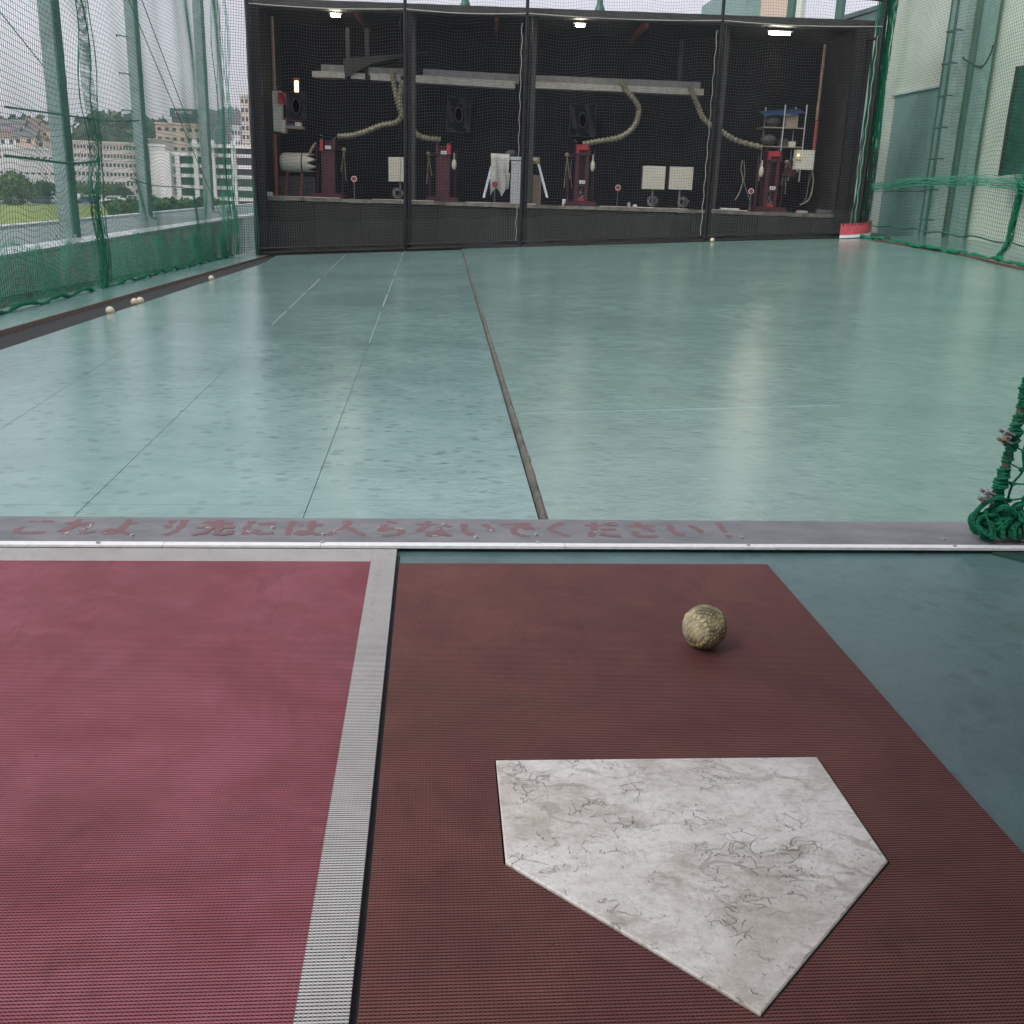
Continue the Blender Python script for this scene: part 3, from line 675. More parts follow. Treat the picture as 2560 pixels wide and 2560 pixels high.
# second net overlapping at the seam and its wavy border ropes
def S_l2(u, v):
    p = S_left(u, v); p = p.copy(); p[..., 0] += .035 + .02 * np.sin(v * 6); return p
net_mesh('net_overlap', S_l2, U_SEAM - .16, U_SEAM + .17, 0.0, 4.3, .036, .0022, tuple(nld), M['net_green'], ln, su=.05, sv=.08)
def onnet(S, us, v0, v1, n, wob=0.0, k=3.0, ph=0.0, off=0.0):
    vv = np.linspace(v0, v1, n); uu = us + wob * np.sin(vv * k + ph) + wob * .6 * np.sin(vv * k * 2.3 + ph * 2); p = S(uu, vv)
    return [Vector(tuple(q)) + Vector((off, 0, 0)) for q in p]
m = MB()
m.tube(onnet(S_left, U_SEAM - .19, 0, 4.3, 60, .05, 2.6, .5, .04), .0045, 5); m.tube(onnet(S_left, U_SEAM + .2, 0, 4.3, 60, .05, 2.9, 2.0, .04), .0045, 5)
m.tube(onnet(S_left, U_SEAM + .01, 0, 4.3, 40, .008, 4, 0, .05), .0065, 6)
m.build('seam_rope', M['net_green'], ln)
m = MB()   # bunched cords near the foot of the seam
rr = random.Random(11)
for k in range(16):
    m.tube(onnet(S_left, U_SEAM + rr.uniform(-.13, .15), 0, rr.uniform(.5, 1.05), 14, .05, rr.uniform(4, 9), rr.uniform(0, 6), rr.uniform(.02, .07)), .0025, 4)
m.build('gathered_cords', M['rope_green'], ln)
m = MB()
P = [Vector(tuple(q)) for q in S_left(np.linspace(0, nll, 150), np.full(150, .0))]
P = [p + Vector((.02 + .006 * sin(i * .9), 0, .010 + .005 * sin(i * 1.7))) for i, p in enumerate(P)]
m.tube(P, [.013 + .004 * sin(i * 2.1) + .003 * sin(i * .7) for i in range(len(P))], 7)
m.build('bottom_rope', M['rope_green'], ln)
m = MB()
def wl(px, py):  # on the left net plane
    d = ray(px, py); t = (NL0 - O).dot(nln) / d.dot(nln); return O + d * t + nln * -.0 + Vector((.03, 0, 0))
for pl_, r in ((((0, 266), (170, 290), (260, 302), (338, 301)), .007), (((0, 388), (80, 398), (170, 408), (240, 402)), .009), (((318, 445), (370, 462), (440, 468), (505, 475)), .005)):
    m.tube(spline([wl(*q) for q in pl_], 8), r, 5)
m.build('tie_rope', M['net_green'], ln)
# thin stay wires outside
for k, (p, q, r) in enumerate((((322, 0), (560, 560), .006), ((362, 20), (480, 330), .006), ((0, 30), (120, 180), .005))):
    a, b = atX(*p, -3.9), atX(*q, -3.9); d = (a - b)
    tag(MB().tube([a + d * .6, b], r, 5).build('stay_wire', M['black']), ['long dark stay wire slanting beside the middle steel pillar', 'shorter stay wire slanting above the rooftop sign', 'stay wire slanting across the sky left of the nearest pillar'][k], 'wire', 'stay wires outside the left net')

# ================================================================== FAR NET FRAME
zt = 3.62
APOST = [A(632, 300)[0], A(1013, 300)[0], A(1310, 300)[0], A(1785, 300)[0], A(2178, 300)[0]]
def zfl_a(a): p = L(a, 0, 0); return zf(p.x, p.y) + .015
nf = thing('pipe_cage', 'black pipe cage with posts and rails in front of the dark machine room', 'pipe cage', tuple(L(-4.6, 0, 0)))
for i, a in enumerate(APOST):
    m = MB(); p0, p1 = L(a, 0, zfl_a(a)), L(a, 0, zt + .5)
    m.tube([p0, p1], .032 if i in (0, 4) else .026, 8)
    if i in (1, 2, 3):
        m.tube([L(a + .055, .06, zfl_a(a)), L(a + .055, .06, 3.1)], .034, 8)
    m.build('post', M['pipe_black'], nf)
for i in range(4):
    a0, a1 = APOST[i], APOST[i + 1]
    MB().tube([L(a0 + .03, 0, zfl_a(a0) + .085), L(a1 - .03, 0, zfl_a(a1) + .085)], .022, 8).build('bottom_rail', M['pipe_black'], nf)
    MB().tube([L(a0 + .03, 0, zfl_a(a0) + .012), L(a1 - .03, 0, zfl_a(a1) + .012)], .024, 6).build('ground_bar', M['black'], nf)
MB().tube([L(APOST[0], 0, zt - .13 + .45), L(APOST[-1], 0, zt - .13)], .03, 8).build('top_rail', M['pipe_black'], nf)
MB().tube([L(APOST[-1], .0, 3.0), L(APOST[-1] - .18, .22, 2.95)], .022, 8).build('brace', M['pipe_black'], nf)
HOLES = [A(741, 266, -.03), A(1147, 287, -.03), A(1457, 301, -.03)]
BAY = ['first bay from the left, before the cream control box', 'second bay from the left, before the step stool', 'third and widest bay, before the two square cream panels', 'right-hand bay, before the shelf with the blue cloth']
for i in range(4):
    a0, a1 = APOST[i] + .02, APOST[i + 1] - .02; ph = i * 1.7
    nt_ = thing('black_net', 'black cord net of the ' + BAY[i], 'net', tuple(L((a0 + a1) / 2, 0, 0)), 'black nets of the far frame')
    def S_far(u, v, a0=a0, ph=ph, wdt=a1 - a0):
        e = np.sin(pi * np.clip(u / wdt, 0, 1)); a = a0 + u
        pX = P0.x + FD.x * a; pY = P0.y + FD.y * a; zb = zfa(pX, pY) + .08
        k = np.clip(v / 3.5, 0, 1); Z = zb + v * (zt + .3 - zb) / 3.55
        Z = Z + .028 * e * np.sin(u * 3.3 + ph) * np.sin(pi * k) + .014 * np.sin(u * 8 + v * 1.3 + ph)
        b = -.03 + .06 * e * np.sin(v * 2.0 + u * 1.5 + ph) * np.sin(pi * k) + .02 * np.sin(u * 5 + v * 2)
        aa = a + .016 * np.sin(v * 3.7 + ph + u) * e + .008 * np.sin(v * 9 + u * 2) * e
        return np.stack([P0.x + FD.x * aa + FN.x * b, P0.y + FD.y * aa + FN.y * b, Z], -1)
    net_mesh('net_mesh', S_far, 0, a1 - a0, 0, 3.55, .0375, .0016, tuple(FD), M['net_black'], nt_, su=.045, sv=.045, hole=HOLES)
    # second loose fold along the foot
    def S_foot(u, v, S=S_far): p = S(u, v).copy(); p[..., 1] -= .05 + .03 * np.sin(u * 4) ; return p
    net_mesh('foot_fold', S_foot, .02, a1 - a0 - .02, .02, .34, .037, .0016, tuple(FD), M['net_black'], nt_, su=.1, sv=.06)
    m = MB(); pp = [Vector(tuple(q)) + Vector((0, -.02, 0)) for q in S_far(np.linspace(0, a1 - a0, 60), np.full(60, (3.12 + .1) * 3.55 / 3.9))]
    pp = [L(a0 + (a1 - a0) * k / 60, -.04, 3.13 - .03 * sin(pi * k / 60)) for k in range(61)]
    m.tube(pp, .006, 5); m.build('head_rope', M['rope_pale'], nt_)
    for e_, s_ in ((a0 + .03, 1), (a1 - .05, -1)):
        m = MB(); m.tube([L(e_ + .008 * sin(z * 21), -.035, z) for z in np.linspace(zfl_a(e_) + .1, 3.0, 50)], .0045, 4); m.build('side_lacing', M['rope_pale'] if (i in (1, 2) and s_ < 0) or (i == 3 and s_ < 0) else M['rope_black'], nt_)
cl_ = thing('corner_net', 'black net strip closing the left corner between the green net and the first black post', 'net', (-2.9, 16.4, 0))
cA = Vector((NL1.x, NL1.y, 0)); cB = L(APOST[0], 0, 0); cd_ = (cB - cA).normalized()
def S_cl(u, v): return np.stack([cA.x + cd_.x * u + .02 * np.sin(v * 4), cA.y + cd_.y * u + .02 * np.sin(v * 3 + u * 8), -.38 + v], -1)
net_mesh('net_mesh', S_cl, 0, (cB - cA).length, 0, 4.6, .0375, .003, tuple(cd_), M['net_black'], cl_, su=.05, sv=.1)
net_mesh('foot_net', lambda u, v: S_cl(u, v) + np.array((.02, -.05, 0)), 0, (cB - cA).length, 0, 1.15, .03, .0022, tuple(cd_), M['foot_green'], cl_, su=.05, sv=.08)
m = MB(); rr = random.Random(77)
for k in range(34):
    x0 = rr.uniform(-.10, .12); top_ = rr.uniform(.5, 1.3) if k % 3 else 4.1
    m.tube([cA + cd_ * (x0 + .025 * sin(z * 4 + k)) + Vector((.03 * sin(k), -.06 + .03 * cos(k * 2), z - .36)) for z in np.linspace(0, top_, 18)], .004, 4)
m.build('gathered_cords', M['foot_green'], cl_)
# reinforced patches with an oval ball hole
def patch(px, py, wpx, hpx, label, slant=0):
    a, z = A(px, py, -.06); s = 1 / 161.; w2, h2 = wpx * s / 2, hpx * s / 2
    t = thing('hole_patch', label, 'net patch', tuple(L(a, -.06, z)), 'ball hole patches on the black nets')
    m = MB(); rr = random.Random(px); rx, rz = .058, .105; n = 26
    for k in range(-n, n + 1):
        x = k / n * w2
        segs = [(-h2, h2)]
        if abs(x) < rx:
            q = rz * sqrt(1 - (x / rx) ** 2); segs = [(-h2, -q), (q, h2)]
        for lo, hi in segs:
            jj = rr.uniform(-.006, .006)
            m.tube([L(a + x + jj * sin(tt * 3), -.06 + .012 * sin(tt * 4 + x * 30), z + slant * x + lo + (hi - lo) * tt) for tt in (0, .33, .66, 1)], .0042, 3, False)
    for k in range(-n, n + 1):
        y = k / n * h2; segs = [(-w2, w2)]
        if abs(y) < rz:
            q = rx * sqrt(1 - (y / rz) ** 2); segs = [(-w2, -q), (q, w2)]
        for lo, hi in segs:
            m.tube([L(a + lo + (hi - lo) * tt, -.062 + .012 * sin(tt * 5 + y * 20), z + y + slant * (lo + (hi - lo) * tt) + .01 * sin(tt * 9 + k)) for tt in (0, .33, .66, 1)], .0042, 3, False)
    m.build('patch_cords', M['net_patch'], t, kind='stuff')
    MB().tube([L(a + rx * cos(q), -.075, z + rz * sin(q)) for q in np.linspace(0, 2 * pi, 29)], .012, 6).build('hole_ring', M['pipe_black'], t)
    MB().tube([L(a - w2, -.07, z - h2), L(a + w2, -.07, z - h2), L(a + w2, -.07, z + h2), L(a - w2, -.07, z + h2), L(a - w2, -.07, z - h2)], .006, 5).build('border_rope', M['rope_black'], t)
M['net_patch'] = mat('black_patch_cord', (.018, .018, .022), .7, var=.3, scale=30)
patch(741, 266, 46, 62, 'dark netting patch with oval hole over the left control box, in the first bay')
patch(1147, 287, 56, 78, 'dark netting patch with oval hole in the second bay, above the step stool')
patch(1457, 301, 62, 72, 'dark netting patch with oval hole in the third bay, above a red machine')
# padded foot at the right corner
pd = thing('corner_pad', 'red vinyl pad with white lower band laced round the right foot of the net frame', 'pad', tuple(L(-.1, -.1, .1)))
def padfn(z0, z1, off):
    def fn(u, v):
        px = 2097 + (2181 - 2097) * u; a, z = A(px, 600, -.12); bow = .05 * (u ** 3); zb = zf(L(a, 0, 0).x, 16) + .024
        return L(a, -.13 - off + bow * 2.2, zb + bow * .55 + z0 + (z1 - z0) * v)
    return fn
MB().sheet(padfn(.045, .215, 0), 16, 6).build('pad_sheet', M['pad_red'], pd); MB().sheet(padfn(0, .0445, .001), 16, 2).build('pad_band', M['white_paint'], pd)
m = MB(); rr = random.Random(2); f = padfn(.045, .215, .006)
for k in range(15):
    u = (k + .5) / 15; m.tube([f(u + rr.uniform(-.02, .02), .80), f(min(1, u + rr.uniform(-.03, .03)), .95), f(u, 1.12)], .004, 4)
m.build('lacing', M['rope_black'], pd, kind='stuff')

# ================================================================== MACHINE ROOM
aL, aR = A(644, 300, .25)[0], A(2138, 300, .25)[0]; RD = 2.3
rm = thing('machine_room', 'dark open-fronted room for the pitching machines behind the black nets', 'room', tuple(L(-4.6, .3, 0)))
MB().lbox(aL, aR, RD, RD + .1, .3, 3.22).build('back_wall', M['room_dark'], rm)
MB().lbox(aL - .12, aL, .25, RD + .1, -.6, 3.2).build('side_wall', M['room_side'], rm); MB().lbox(aR, aR + .12, .25, RD + .1, -.6, 3.2).build('side_wall', M['room_side'], rm)
MB().lbox(aL, aR, .37, RD, -.6, .39).build('skirt_backing', M['room_dark'], rm)  # dark block added to stop light through the skirt board gaps
MB().lbox(aL, aR, .5, RD, 3.19, 3.22).build('ceiling', M['room_dark'], rm)
MB().lbox(aL - .12, aR + .12, .25, .499, 3.14, 3.25).build('fascia', M['fascia'], rm); MB().lbox(aL - .12, aR + .12, .5, RD + .1, 3.221, 3.245).build('roof_slab', M['fascia'], rm)
MB().lbox(aL, aR, .34, RD, .40, .475).build('floor_slab', M['room_dark'], rm)
m = MB(); rr = random.Random(4); a = aL
while a < aR:
    d = rr.uniform(.25, .8); m.lbox(a, min(aR, a + d - .004), .30 + rr.uniform(0, .012), .338, .425 + rr.uniform(0, .012), .478 + rr.uniform(0, .008)); a += d
m.build('slab_edge', M['slab'], rm)
m = MB(); a = aL
while a < aR:
    d = rr.uniform(.7, 1.25); a1_ = min(aR, a + d - .006); p = L(a, .32, 0)
    MB().lbox(a, a1_, .31 + rr.uniform(0, .015), .36, zf(p.x, p.y) - .25, .418).build('skirt_board', M['skirt'], rm); a += d
MB().lbox(aL - .02, aL + .10, .12, .24, -.45, 3.139).build('front_post', M['pipe_black'], rm); MB().lbox(aR - .16, aR - .02, .12, .24, -.2, 3.139).build('front_post', M['pipe_black'], rm)
for px in (1030, 1328, 1800):
    a, _ = A(px, 300, .4); MB().lbox(a - .05, a + .05, .42, .49, .479, 3.139).build('inner_post', M['room_side'], rm)
for px, lab in ((905, ''), (1240, ''), (1600, '')):
    a, _ = A(px, 100, 1.2); MB().lbox(a - .03, a + .03, .5, RD, 3.09, 3.189).build('ceiling_joist', M['redpipe'], rm)
# lit tubes under the ceiling
for k, (px, py, w2, hh, b) in enumerate(((839, 38, 10, 6, .55), (1450, 63, 10, 6, .55), (1949, 83, 24, 6, .55))):
    a, z = A(px, py, b); s = (16.2 + b) / F
    t = thing('tube_light', ['small lit tube light under the ceiling at the left', 'small lit tube light under the ceiling in the third bay', 'longer lit tube light at the right of the ceiling'][k], 'light', tuple(L(a, b, z)), 'lit tube lights of the machine room')
    MB().lbox(a - w2 * s, a + w2 * s, b - .018, b + .018, z - hh * s / 2, z + hh * s / 2).build('tube', M['lit'], t)
    MB().lbox(a - w2 * s - .03, a + w2 * s + .03, b - .05, b + .05, z + hh * s / 2 + .002, 3.189).build('housing', M['dkgrey'], t)

def rect(px0, py0, px1, py1, b):
    xm, ym = (px0 + px1) / 2, (py0 + py1) / 2
    return A(px0, ym, b)[0], A(px1, ym, b)[0], A(xm, py1, b)[1], A(xm, py0, b)[1]
# conveyor rail
rl = thing('ball_conveyor', 'long grey and beige ball trough hung across the room above the machines', 'conveyor', tuple(L(-5, 1, 2.2)))
def slant(px0, py0, px1, py1, hpx, b0, b1):
    a0, z0 = A(px0, py0, b0); a1, z1 = A(px1, py1, b0); h = hpx / 150.
    return MB().hexa([L(a0, b0, z0 - h), L(a1, b0, z1 - h), L(a1, b1, z1 - h), L(a0, b1, z0 - h), L(a0, b0, z0), L(a1, b0, z1), L(a1, b1, z1), L(a0, b1, z0)])
for q in ((802, 161, 860, 163, 15), (921, 168, 1010, 171, 17), (1058, 172, 1298, 186, 21), (1318, 187, 1752, 205, 20)): slant(*q, 1.0, 1.25).build('channel', M['rail_g'], rl)
for q in ((780, 177, 863, 180, 13), (877, 182, 912, 184, 12), (925, 182, 1002, 187, 15), (1034, 187, 1288, 203, 16), (1321, 203, 1760, 222, 14)): slant(*q, .96, 1.2).build('trough', M['rail_b'], rl)
for px in (870, 918, 1016, 1304, 1700): a, z = A(px, 180, 1.02); MB().lbox(a - .03, a + .03, 1.02, 1.1, z - .12, 3.0).build('hanger', M['room_side'], rl)
MB().hexa([L(*_p) for _p in [(A(862, 195, .9)[0], .9, A(862, 195, .9)[1]), (A(925, 160, .9)[0], .9, A(925, 160, .9)[1]), (A(1005, 140, .9)[0], 1.2, A(1005, 140, .9)[1]), (A(862, 195, .9)[0], 1.2, A(862, 195, .9)[1]), (A(858, 146, .9)[0], .9, A(858, 146, .9)[1]), (A(1068, 128, .9)[0], .9, A(1068, 128, .9)[1]), (A(1068, 128, .9)[0], 1.2, A(1068, 128, .9)[1]), (A(858, 146, .9)[0], 1.2, A(858, 146, .9)[1])]]).build('feed_chute', M['room_side'], rl)
# ribbed hoses
HO = [([(981, 178), (986, 215), (994, 255), (1003, 288), (990, 306), (952, 314), (916, 328), (880, 338), (842, 341)], 'first ribbed hose, curving left to the leftmost red machine'),
      ([(1006, 200), (1000, 245), (1006, 285), (1025, 308), (1040, 334), (1064, 345), (1103, 349)], 'second ribbed hose, curving right to the second red machine'),
      ([(1554, 203), (1564, 224), (1585, 248), (1597, 271), (1593, 298), (1578, 324), (1546, 344), (1498, 353), (1455, 361)], 'ribbed hose with the widest bow, curving left to the third red machine'),
      ([(1725, 216), (1734, 240), (1744, 262), (1757, 293), (1778, 314), (1802, 328), (1843, 352), (1906, 369)], 'rightmost ribbed hose, sloping down to the right-hand red machine')]
for k, (pp, lb) in enumerate(HO):
    P = spline([PL(x, y, .93 - .06 * (k == 1)) for x, y in pp], 14)
    P2 = []; acc = 0
    for i in range(len(P) - 1):
        P2 += [P[i], P[i].lerp(P[i + 1], .5)]
    tag(MB().tube(P2, [.047 if (i // 3) % 2 else .034 for i in range(len(P2))], 8).build('ribbed_hose', M['hose'], smooth=False), lb, 'hose', 'ribbed ball hoses')
# pitching machines
def machine(px, top, base, variant, label):
    b = .75; a, zt_ = A(px, top, b); zb = .478; h = zt_ - zb; o = L(a, b, zb); t = thing('pitching_machine', label, 'pitching machine', tuple(o), 'red pitching machines')
    B = lambda m, a0, a1, b0, b1, z0, z1: m.lbox(a + a0, a + a1, b + b0, b + b1, zb + z0, zb + z1)
    m = MB(); B(m, -.27, .25, -.28, .25, 0, .035); B(m, -.25, .23, -.26, -.2, .036, .075); B(m, -.25, .23, .17, .23, .036, .075); m.build('base', M['red_dk'], t)
    w2 = .105
    if variant in (0, 1):
        m = MB(); B(m, -w2, w2, -.13, .15, .076, h - .16); m.build('body', M['red_dk'], t)
        m = MB(); B(m, -w2 + .015, w2 - .015, -.134, -.1305, .12, h - .22); m.build('front_panel', M['red_dk'], t)
    else:
        m = MB(); B(m, -w2, -.05, -.13, .15, .076, h - .16); B(m, .05, w2, -.13, .15, .076, h - .16); B(m, -.0495, .0495, .0, .15, .076, h - .16); B(m, -.0495, .0495, -.1295, -.005, .30, .38); m.build('body', M['red_dk'], t)
        m = MB(); c0 = L(a - .0, b - .05, zb + .21)
        m.tube([c0 + FD * (.062 * cos(q)) + Vector((0, 0, .085 * sin(q))) for q in np.linspace(0, 2 * pi, 21)], .01, 5)
        for q in np.linspace(0, pi, 4)[:-1]: m.tube([c0 + FD * (.058 * cos(q)) + Vector((0, 0, .08 * sin(q))), c0 - FD * (.058 * cos(q)) - Vector((0, 0, .08 * sin(q)))], .007, 5)
        m.tube([c0 - FN * .02, c0 + FN * .03], .018, 8); m.build('fly_wheel', M['grey_metal'], t)
        m = MB(); B(m, -.05, .05, -.15, -.131, .078, .12); m.build('foot_guard', M['red_br'], t)
    m = MB(); B(m, -.115, -.075, -.15, .12, h - .158, h); B(m, .075, .115, -.15, .12, h - .158, h); B(m, -.0745, .0745, -.14, .12, h - .158, h - .11); B(m, -.0745, .0745, -.02, .12, h - .109, h - .02); m.build('head_frame', M['red_dk'], t)
    m = MB()
    if variant == 0: B(m, -.118, -.07, -.165, -.151, h - .17, h - .02)
    elif variant == 1: B(m, .055, .118, -.165, -.151, h - .15, h - .01)
    else: B(m, -.10, .08, -.165, -.151, h - .08, h - .005); B(m, -.10, -.06, -.165, -.151, h - .13, h - .081)
    m.build('red_guard', M['red_br'], t)
    lz = (h - .15, h - .15, .34, .34)[variant]
    m = MB(); B(m, -.035, .055, -.17, -.1665, lz, lz + .05); lab_ = m.build('name_plate', M['white'], t)
    m = MB(); B(m, -.012, -.006, -.1725, -.1705, lz + .015, lz + .045); B(m, .02, .026, -.1725, -.1705, lz + .02, lz + .045); B(m, -.02, .045, -.1725, -.1705, lz + .012, lz + .016); m.build('plate_mark', M['black'], lab_)
    # side arms and throwing arm
    m = MB(); s = -1 if variant in (1, 2) else 1
    m.tube([L(a + s * .2, b, zb + .07), L(a + s * .225, b, zb + h * .78)], .016, 6); m.tube([L(a - s * .19, b + .05, zb + .07), L(a - s * .2, b + .05, zb + h * .92)], .018, 6)
    m.tube([L(a - .2, b + .05, zb + h * .82), L(a + .2, b + .05, zb + h * .84)], .014, 6); m.build('side_post', M['red_dk'], t)
    m = MB(); c1 = L(a + s * .235, b - .02, zb + h * .83); m.ball(c1, .034, 10, 8); m.tube([c1, L(a + s * .18, b - .02, zb + h * .45)], .007, 5); m.tube([c1, L(a + s * .26, b - .02, zb + h * .3)], .006, 5); m.build('lever', M['hose'], t)
    m = MB(); c2 = L(a - s * .17, b - .08, zb + h * .66); m.ball(c2, .04, 10, 8, (1, 1, 2.1)); m.tube([c2 + Vector((0, 0, .07)), c2 + Vector((0, 0, .17))], .012, 6)
    if variant: m.build('spring_cylinder', M['cream'], t)
    m = MB(); m.tube([L(a - .11, b, zb + h), L(a - .08, b, zb + h + .04), L(a - .14, b, zb + h + .07)], .004, 4); m.build('feed_lever', M['grey_metal'], t); m = MB(); m.tube([L(a + .05, b, zb + h), L(a + .12, b, zb + h + .035)], .005, 4); m.build('top_handle', M['grey_metal'], t)
    return t
machine(822, 348, 500, 0, 'leftmost red pitching machine, beside the cream drum')
machine(1109, 361, 505, 1, 'second red pitching machine, left of the step stool')
machine(1456, 362, 512, 2, 'third red pitching machine, between the step stool and the square cream panels')
mc = machine(1932, 378, 520, 3, 'rightmost red pitching machine, below the shelf with the blue cloth')
m = MB(); a0 = A(1973, 420, .75)[0]; z0 = A(1973, 420, .75)[1]
m.tube([L(a0 - .11, .72, z0 - .12), L(a0 + .02, .72, z0 + .14), L(a0 + .13, .72, z0 - .12), L(a0 - .11, .72, z0 - .12)], .02, 6); m.add([L(a0 - .1, .71, z0 - .1), L(a0 + .11, .71, z0 - .1), L(a0 + .02, .71, z0 + .03)], [(0, 1, 2)])
m.build('belt_guard', M['red_dk'], mc)
m = MB(); m.tube([L(a0 + .03, .68, z0 + .14), L(a0 + .08, .68, z0 + .05), L(a0 + .12, .68, z0 - .06)], .018, 6); m.build('belt_arm', M['alu'], mc)
# red reflectors
for k, (px, py, lb) in enumerate(((885, 447, 'round red reflector hanging by the leftmost machine'), (1237, 461, 'round red reflector before the grey-white cover'), (1545, 469, 'round red reflector on a thin stand right of the third machine'), (1878, 478, 'round red reflector left of the rightmost machine'))):
    a, z = A(px, py, .5); t = thing('reflector', lb, 'reflector', tuple(L(a, .5, z)), 'round red reflectors')
    ring = lambda r, b: [L(a + r * cos(q), b, z + r * sin(q)) for q in np.linspace(0, 2 * pi, 17)[:-1]]
    m = MB(); v = ring(.044, .5); w_ = ring(.044, .515); m.add(v + w_, [tuple(range(16)), tuple(range(31, 15, -1))] + [(i, i + 16, (i + 1) % 16 + 16, (i + 1) % 16) for i in range(16)]); m.build('disc_rim', M['white'] if k in (0, 2, 3) else M['red_dk'], t)
    m = MB(); m.add(ring(.034, .498), [tuple(range(16))]); m.build('red_lens', M['red_br'], t)
    MB().tube([L(a, .51, z - .045), L(a, .51, .478)], .006, 5).build('stem', M['grey_metal'], t)
# square cream panels with coils of cable below
for k, (q, lb) in enumerate((((972, 393, 1029, 454), 'square cream panel half behind the second frame post'), ((1607, 415, 1663, 473), 'left one of two square cream panels side by side'), ((1674, 417, 1732, 474), 'right one of two square cream panels side by side'))):
    b = 1.0; a0, a1, z0, z1 = rect(*q, b); t = thing('cream_panel', lb, 'panel', tuple(L((a0 + a1) / 2, b, z0)), 'square cream panels')
    MB().lbox(a0, a1, b, b + .035, z0, z1).build('face', M['cream'], t); MB().lbox(a0 - .012, a0 - .001, b + .004, b + .06, z0, z1).build('side_edge', M['grey_metal'], t)
    MB().tube([L((a0 + a1) / 2, b + .05, z0 + .05), L((a0 + a1) / 2, b + .05, .477)], .016, 6).build('stem', M['grey_metal'], t)
    ac = (a0 + a1) / 2 + (-.03, -.03, .02)[k]; zc = .59; m = MB(); rr = random.Random(k)
    t2 = None
    for j in range(7):
        rr_ = .085 - .008 * j; m.tube([L(ac + rr_ * cos(x) + rr.uniform(-.01, .01), .8 + j * .014 + .02 * sin(x * 2 + j), zc + rr_ * sin(x) * .95) for x in np.linspace(0, 2 * pi, 22)], .0055, 4)
    tag(m.build('cable_coil', M['grey_metal']), ['loose coil of grey cable below the half-hidden cream panel', 'loose coil of grey cable below the left of the paired cream panels', 'loose coil of grey cable below the right of the paired cream panels'][k], 'cable coil', 'coils of cable')
# step stool with cover, foil box and carton
st = thing('step_stool', 'aluminium step stool with splayed legs and a yellow corner cap', 'step stool', tuple(L(A(1290, 490, .8)[0], .8, .478)))
lg = [((1229, 415), (1209, 494)), ((1345, 405), (1368, 494))]
for (p, q) in lg:
    for b0, b1 in ((.62, .55), (.9, 1.0)):
        MB().hexa([PL(q[0] - 3, q[1], b1), PL(q[0] + 3, q[1], b1), PL(q[0] + 3, q[1], b1 + .04), PL(q[0] - 3, q[1], b1 + .04), PL(p[0] - 3, p[1], b0), PL(p[0] + 3, p[1], b0), PL(p[0] + 3, p[1], b0 + .04), PL(p[0] - 3, p[1], b0 + .04)]).build('leg', M['alu'], st)
a0, a1 = A(1232, 395, .62)[0], A(1345, 395, .62)[0]; ztp = A(1290, 392, .62)[1]
MB().lbox(a0, a1, .6, .95, ztp - .05, ztp).build('top_step', M['alu'], st); MB().lbox(a1 - .05, a1 + .03, .6, .68, ztp - .09, ztp + .004).build('corner_cap', M['yellow'], st)
def drape(u, v):
    px = 1226 + (1273 - 1226) * u + (8 if v < .5 else 0) * (u - .5); wv = .03 * sin(u * 14 + v * 3) * (1 - v)
    a = A(px, 440, .56)[0]; z = ztp + .02 - (1 - v) * (.62 - .12 * abs(sin(u * 5)))
    if v > .92: z += .02
    return L(a + (.06 * (1 - v) * (.5 - u)), .55 + wv + .1 * (v > .95), z)
tag(MB().sheet(drape, 24, 26).build('cloth_cover', M['cloth'], smooth=True), 'grey-white cover hanging over the left half of the step stool', 'cover')
a, z = A(1278, 378, .7); tag(MB().ball(L(a, .72, ztp + .05), .07, 12, 8, (1.3, 1, .72)).build('bag', M['dkgrey'], smooth=True), 'small grey bag lying on top of the step stool', 'bag')
q = rect(1277, 404, 1331, 492, .62); fb_ = thing('foil_box', 'silver foil-covered box under the step stool', 'box', tuple(L(q[0], .6, .478))); m = MB(); m.lbox(q[0], q[1], .61, .85, .478, q[3]); m.build('box_body', M['silver'], fb_)
MB().lbox(q[0] - .004, q[1] + .004, .605, .855, q[3] - .03, q[3] + .006).build('lid', M['silver'], fb_)
q = rect(1332, 440, 1353, 488, .7); cb = thing('carton', 'brown cardboard carton under the right side of the step stool', 'carton', tuple(L(q[0], .7, .478))); MB().lbox(q[0], q[1], .7, .9, .478, q[3]).build('carton_body', M['carton'], cb); MB().lbox(q[0], q[1], .699, .72, q[3] + .0, q[3] + .012).build('flap', M['carton'], cb)
# cream drum at the left with a jagged end
dz = thing('drum_bag', 'cream wrapped drum with a zigzag right end and a black strap', 'drum', tuple(PL(745, 405, .8)))
a0, z0 = A(702, 405, .8); a1 = A(768, 405, .8)[0]; R_ = .145; m = MB(); n = 16; vs = []
ks = [(a0, .75), (a0 + .04, .95), (a0 + .1, 1.0), (a1, 1.0)]
for (aa, k) in ks: vs += [L(aa, .8 + R_ * k * cos(q), z0 + R_ * k * sin(q)) for q in np.linspace(0, 2 * pi, n + 1)[:-1]]
vs += [L(a1 + (.14 if i % 2 else .0), .8 + R_ * (.95 if i % 2 else 1.0) * cos(q), z0 + R_ * (.95 if i % 2 else 1.0) * sin(q)) for i, q in enumerate(np.linspace(0, 2 * pi, n + 1)[:-1])]
fs = [tuple(range(n))] + [(r * n + i, (r + 1) * n + i, (r + 1) * n + (i + 1) % n, r * n + (i + 1) % n) for r in range(4) for i in range(n)]
m.add(vs, fs).build('drum_skin', M['cream'], dz)
MB().tube([L(A(757, 405, .8)[0], .8 + (R_ + .004) * cos(q), z0 + (R_ + .004) * sin(q)) for q in np.linspace(0, 2 * pi, 25)], .009, 5).build('strap', M['black'], dz)
m = MB()
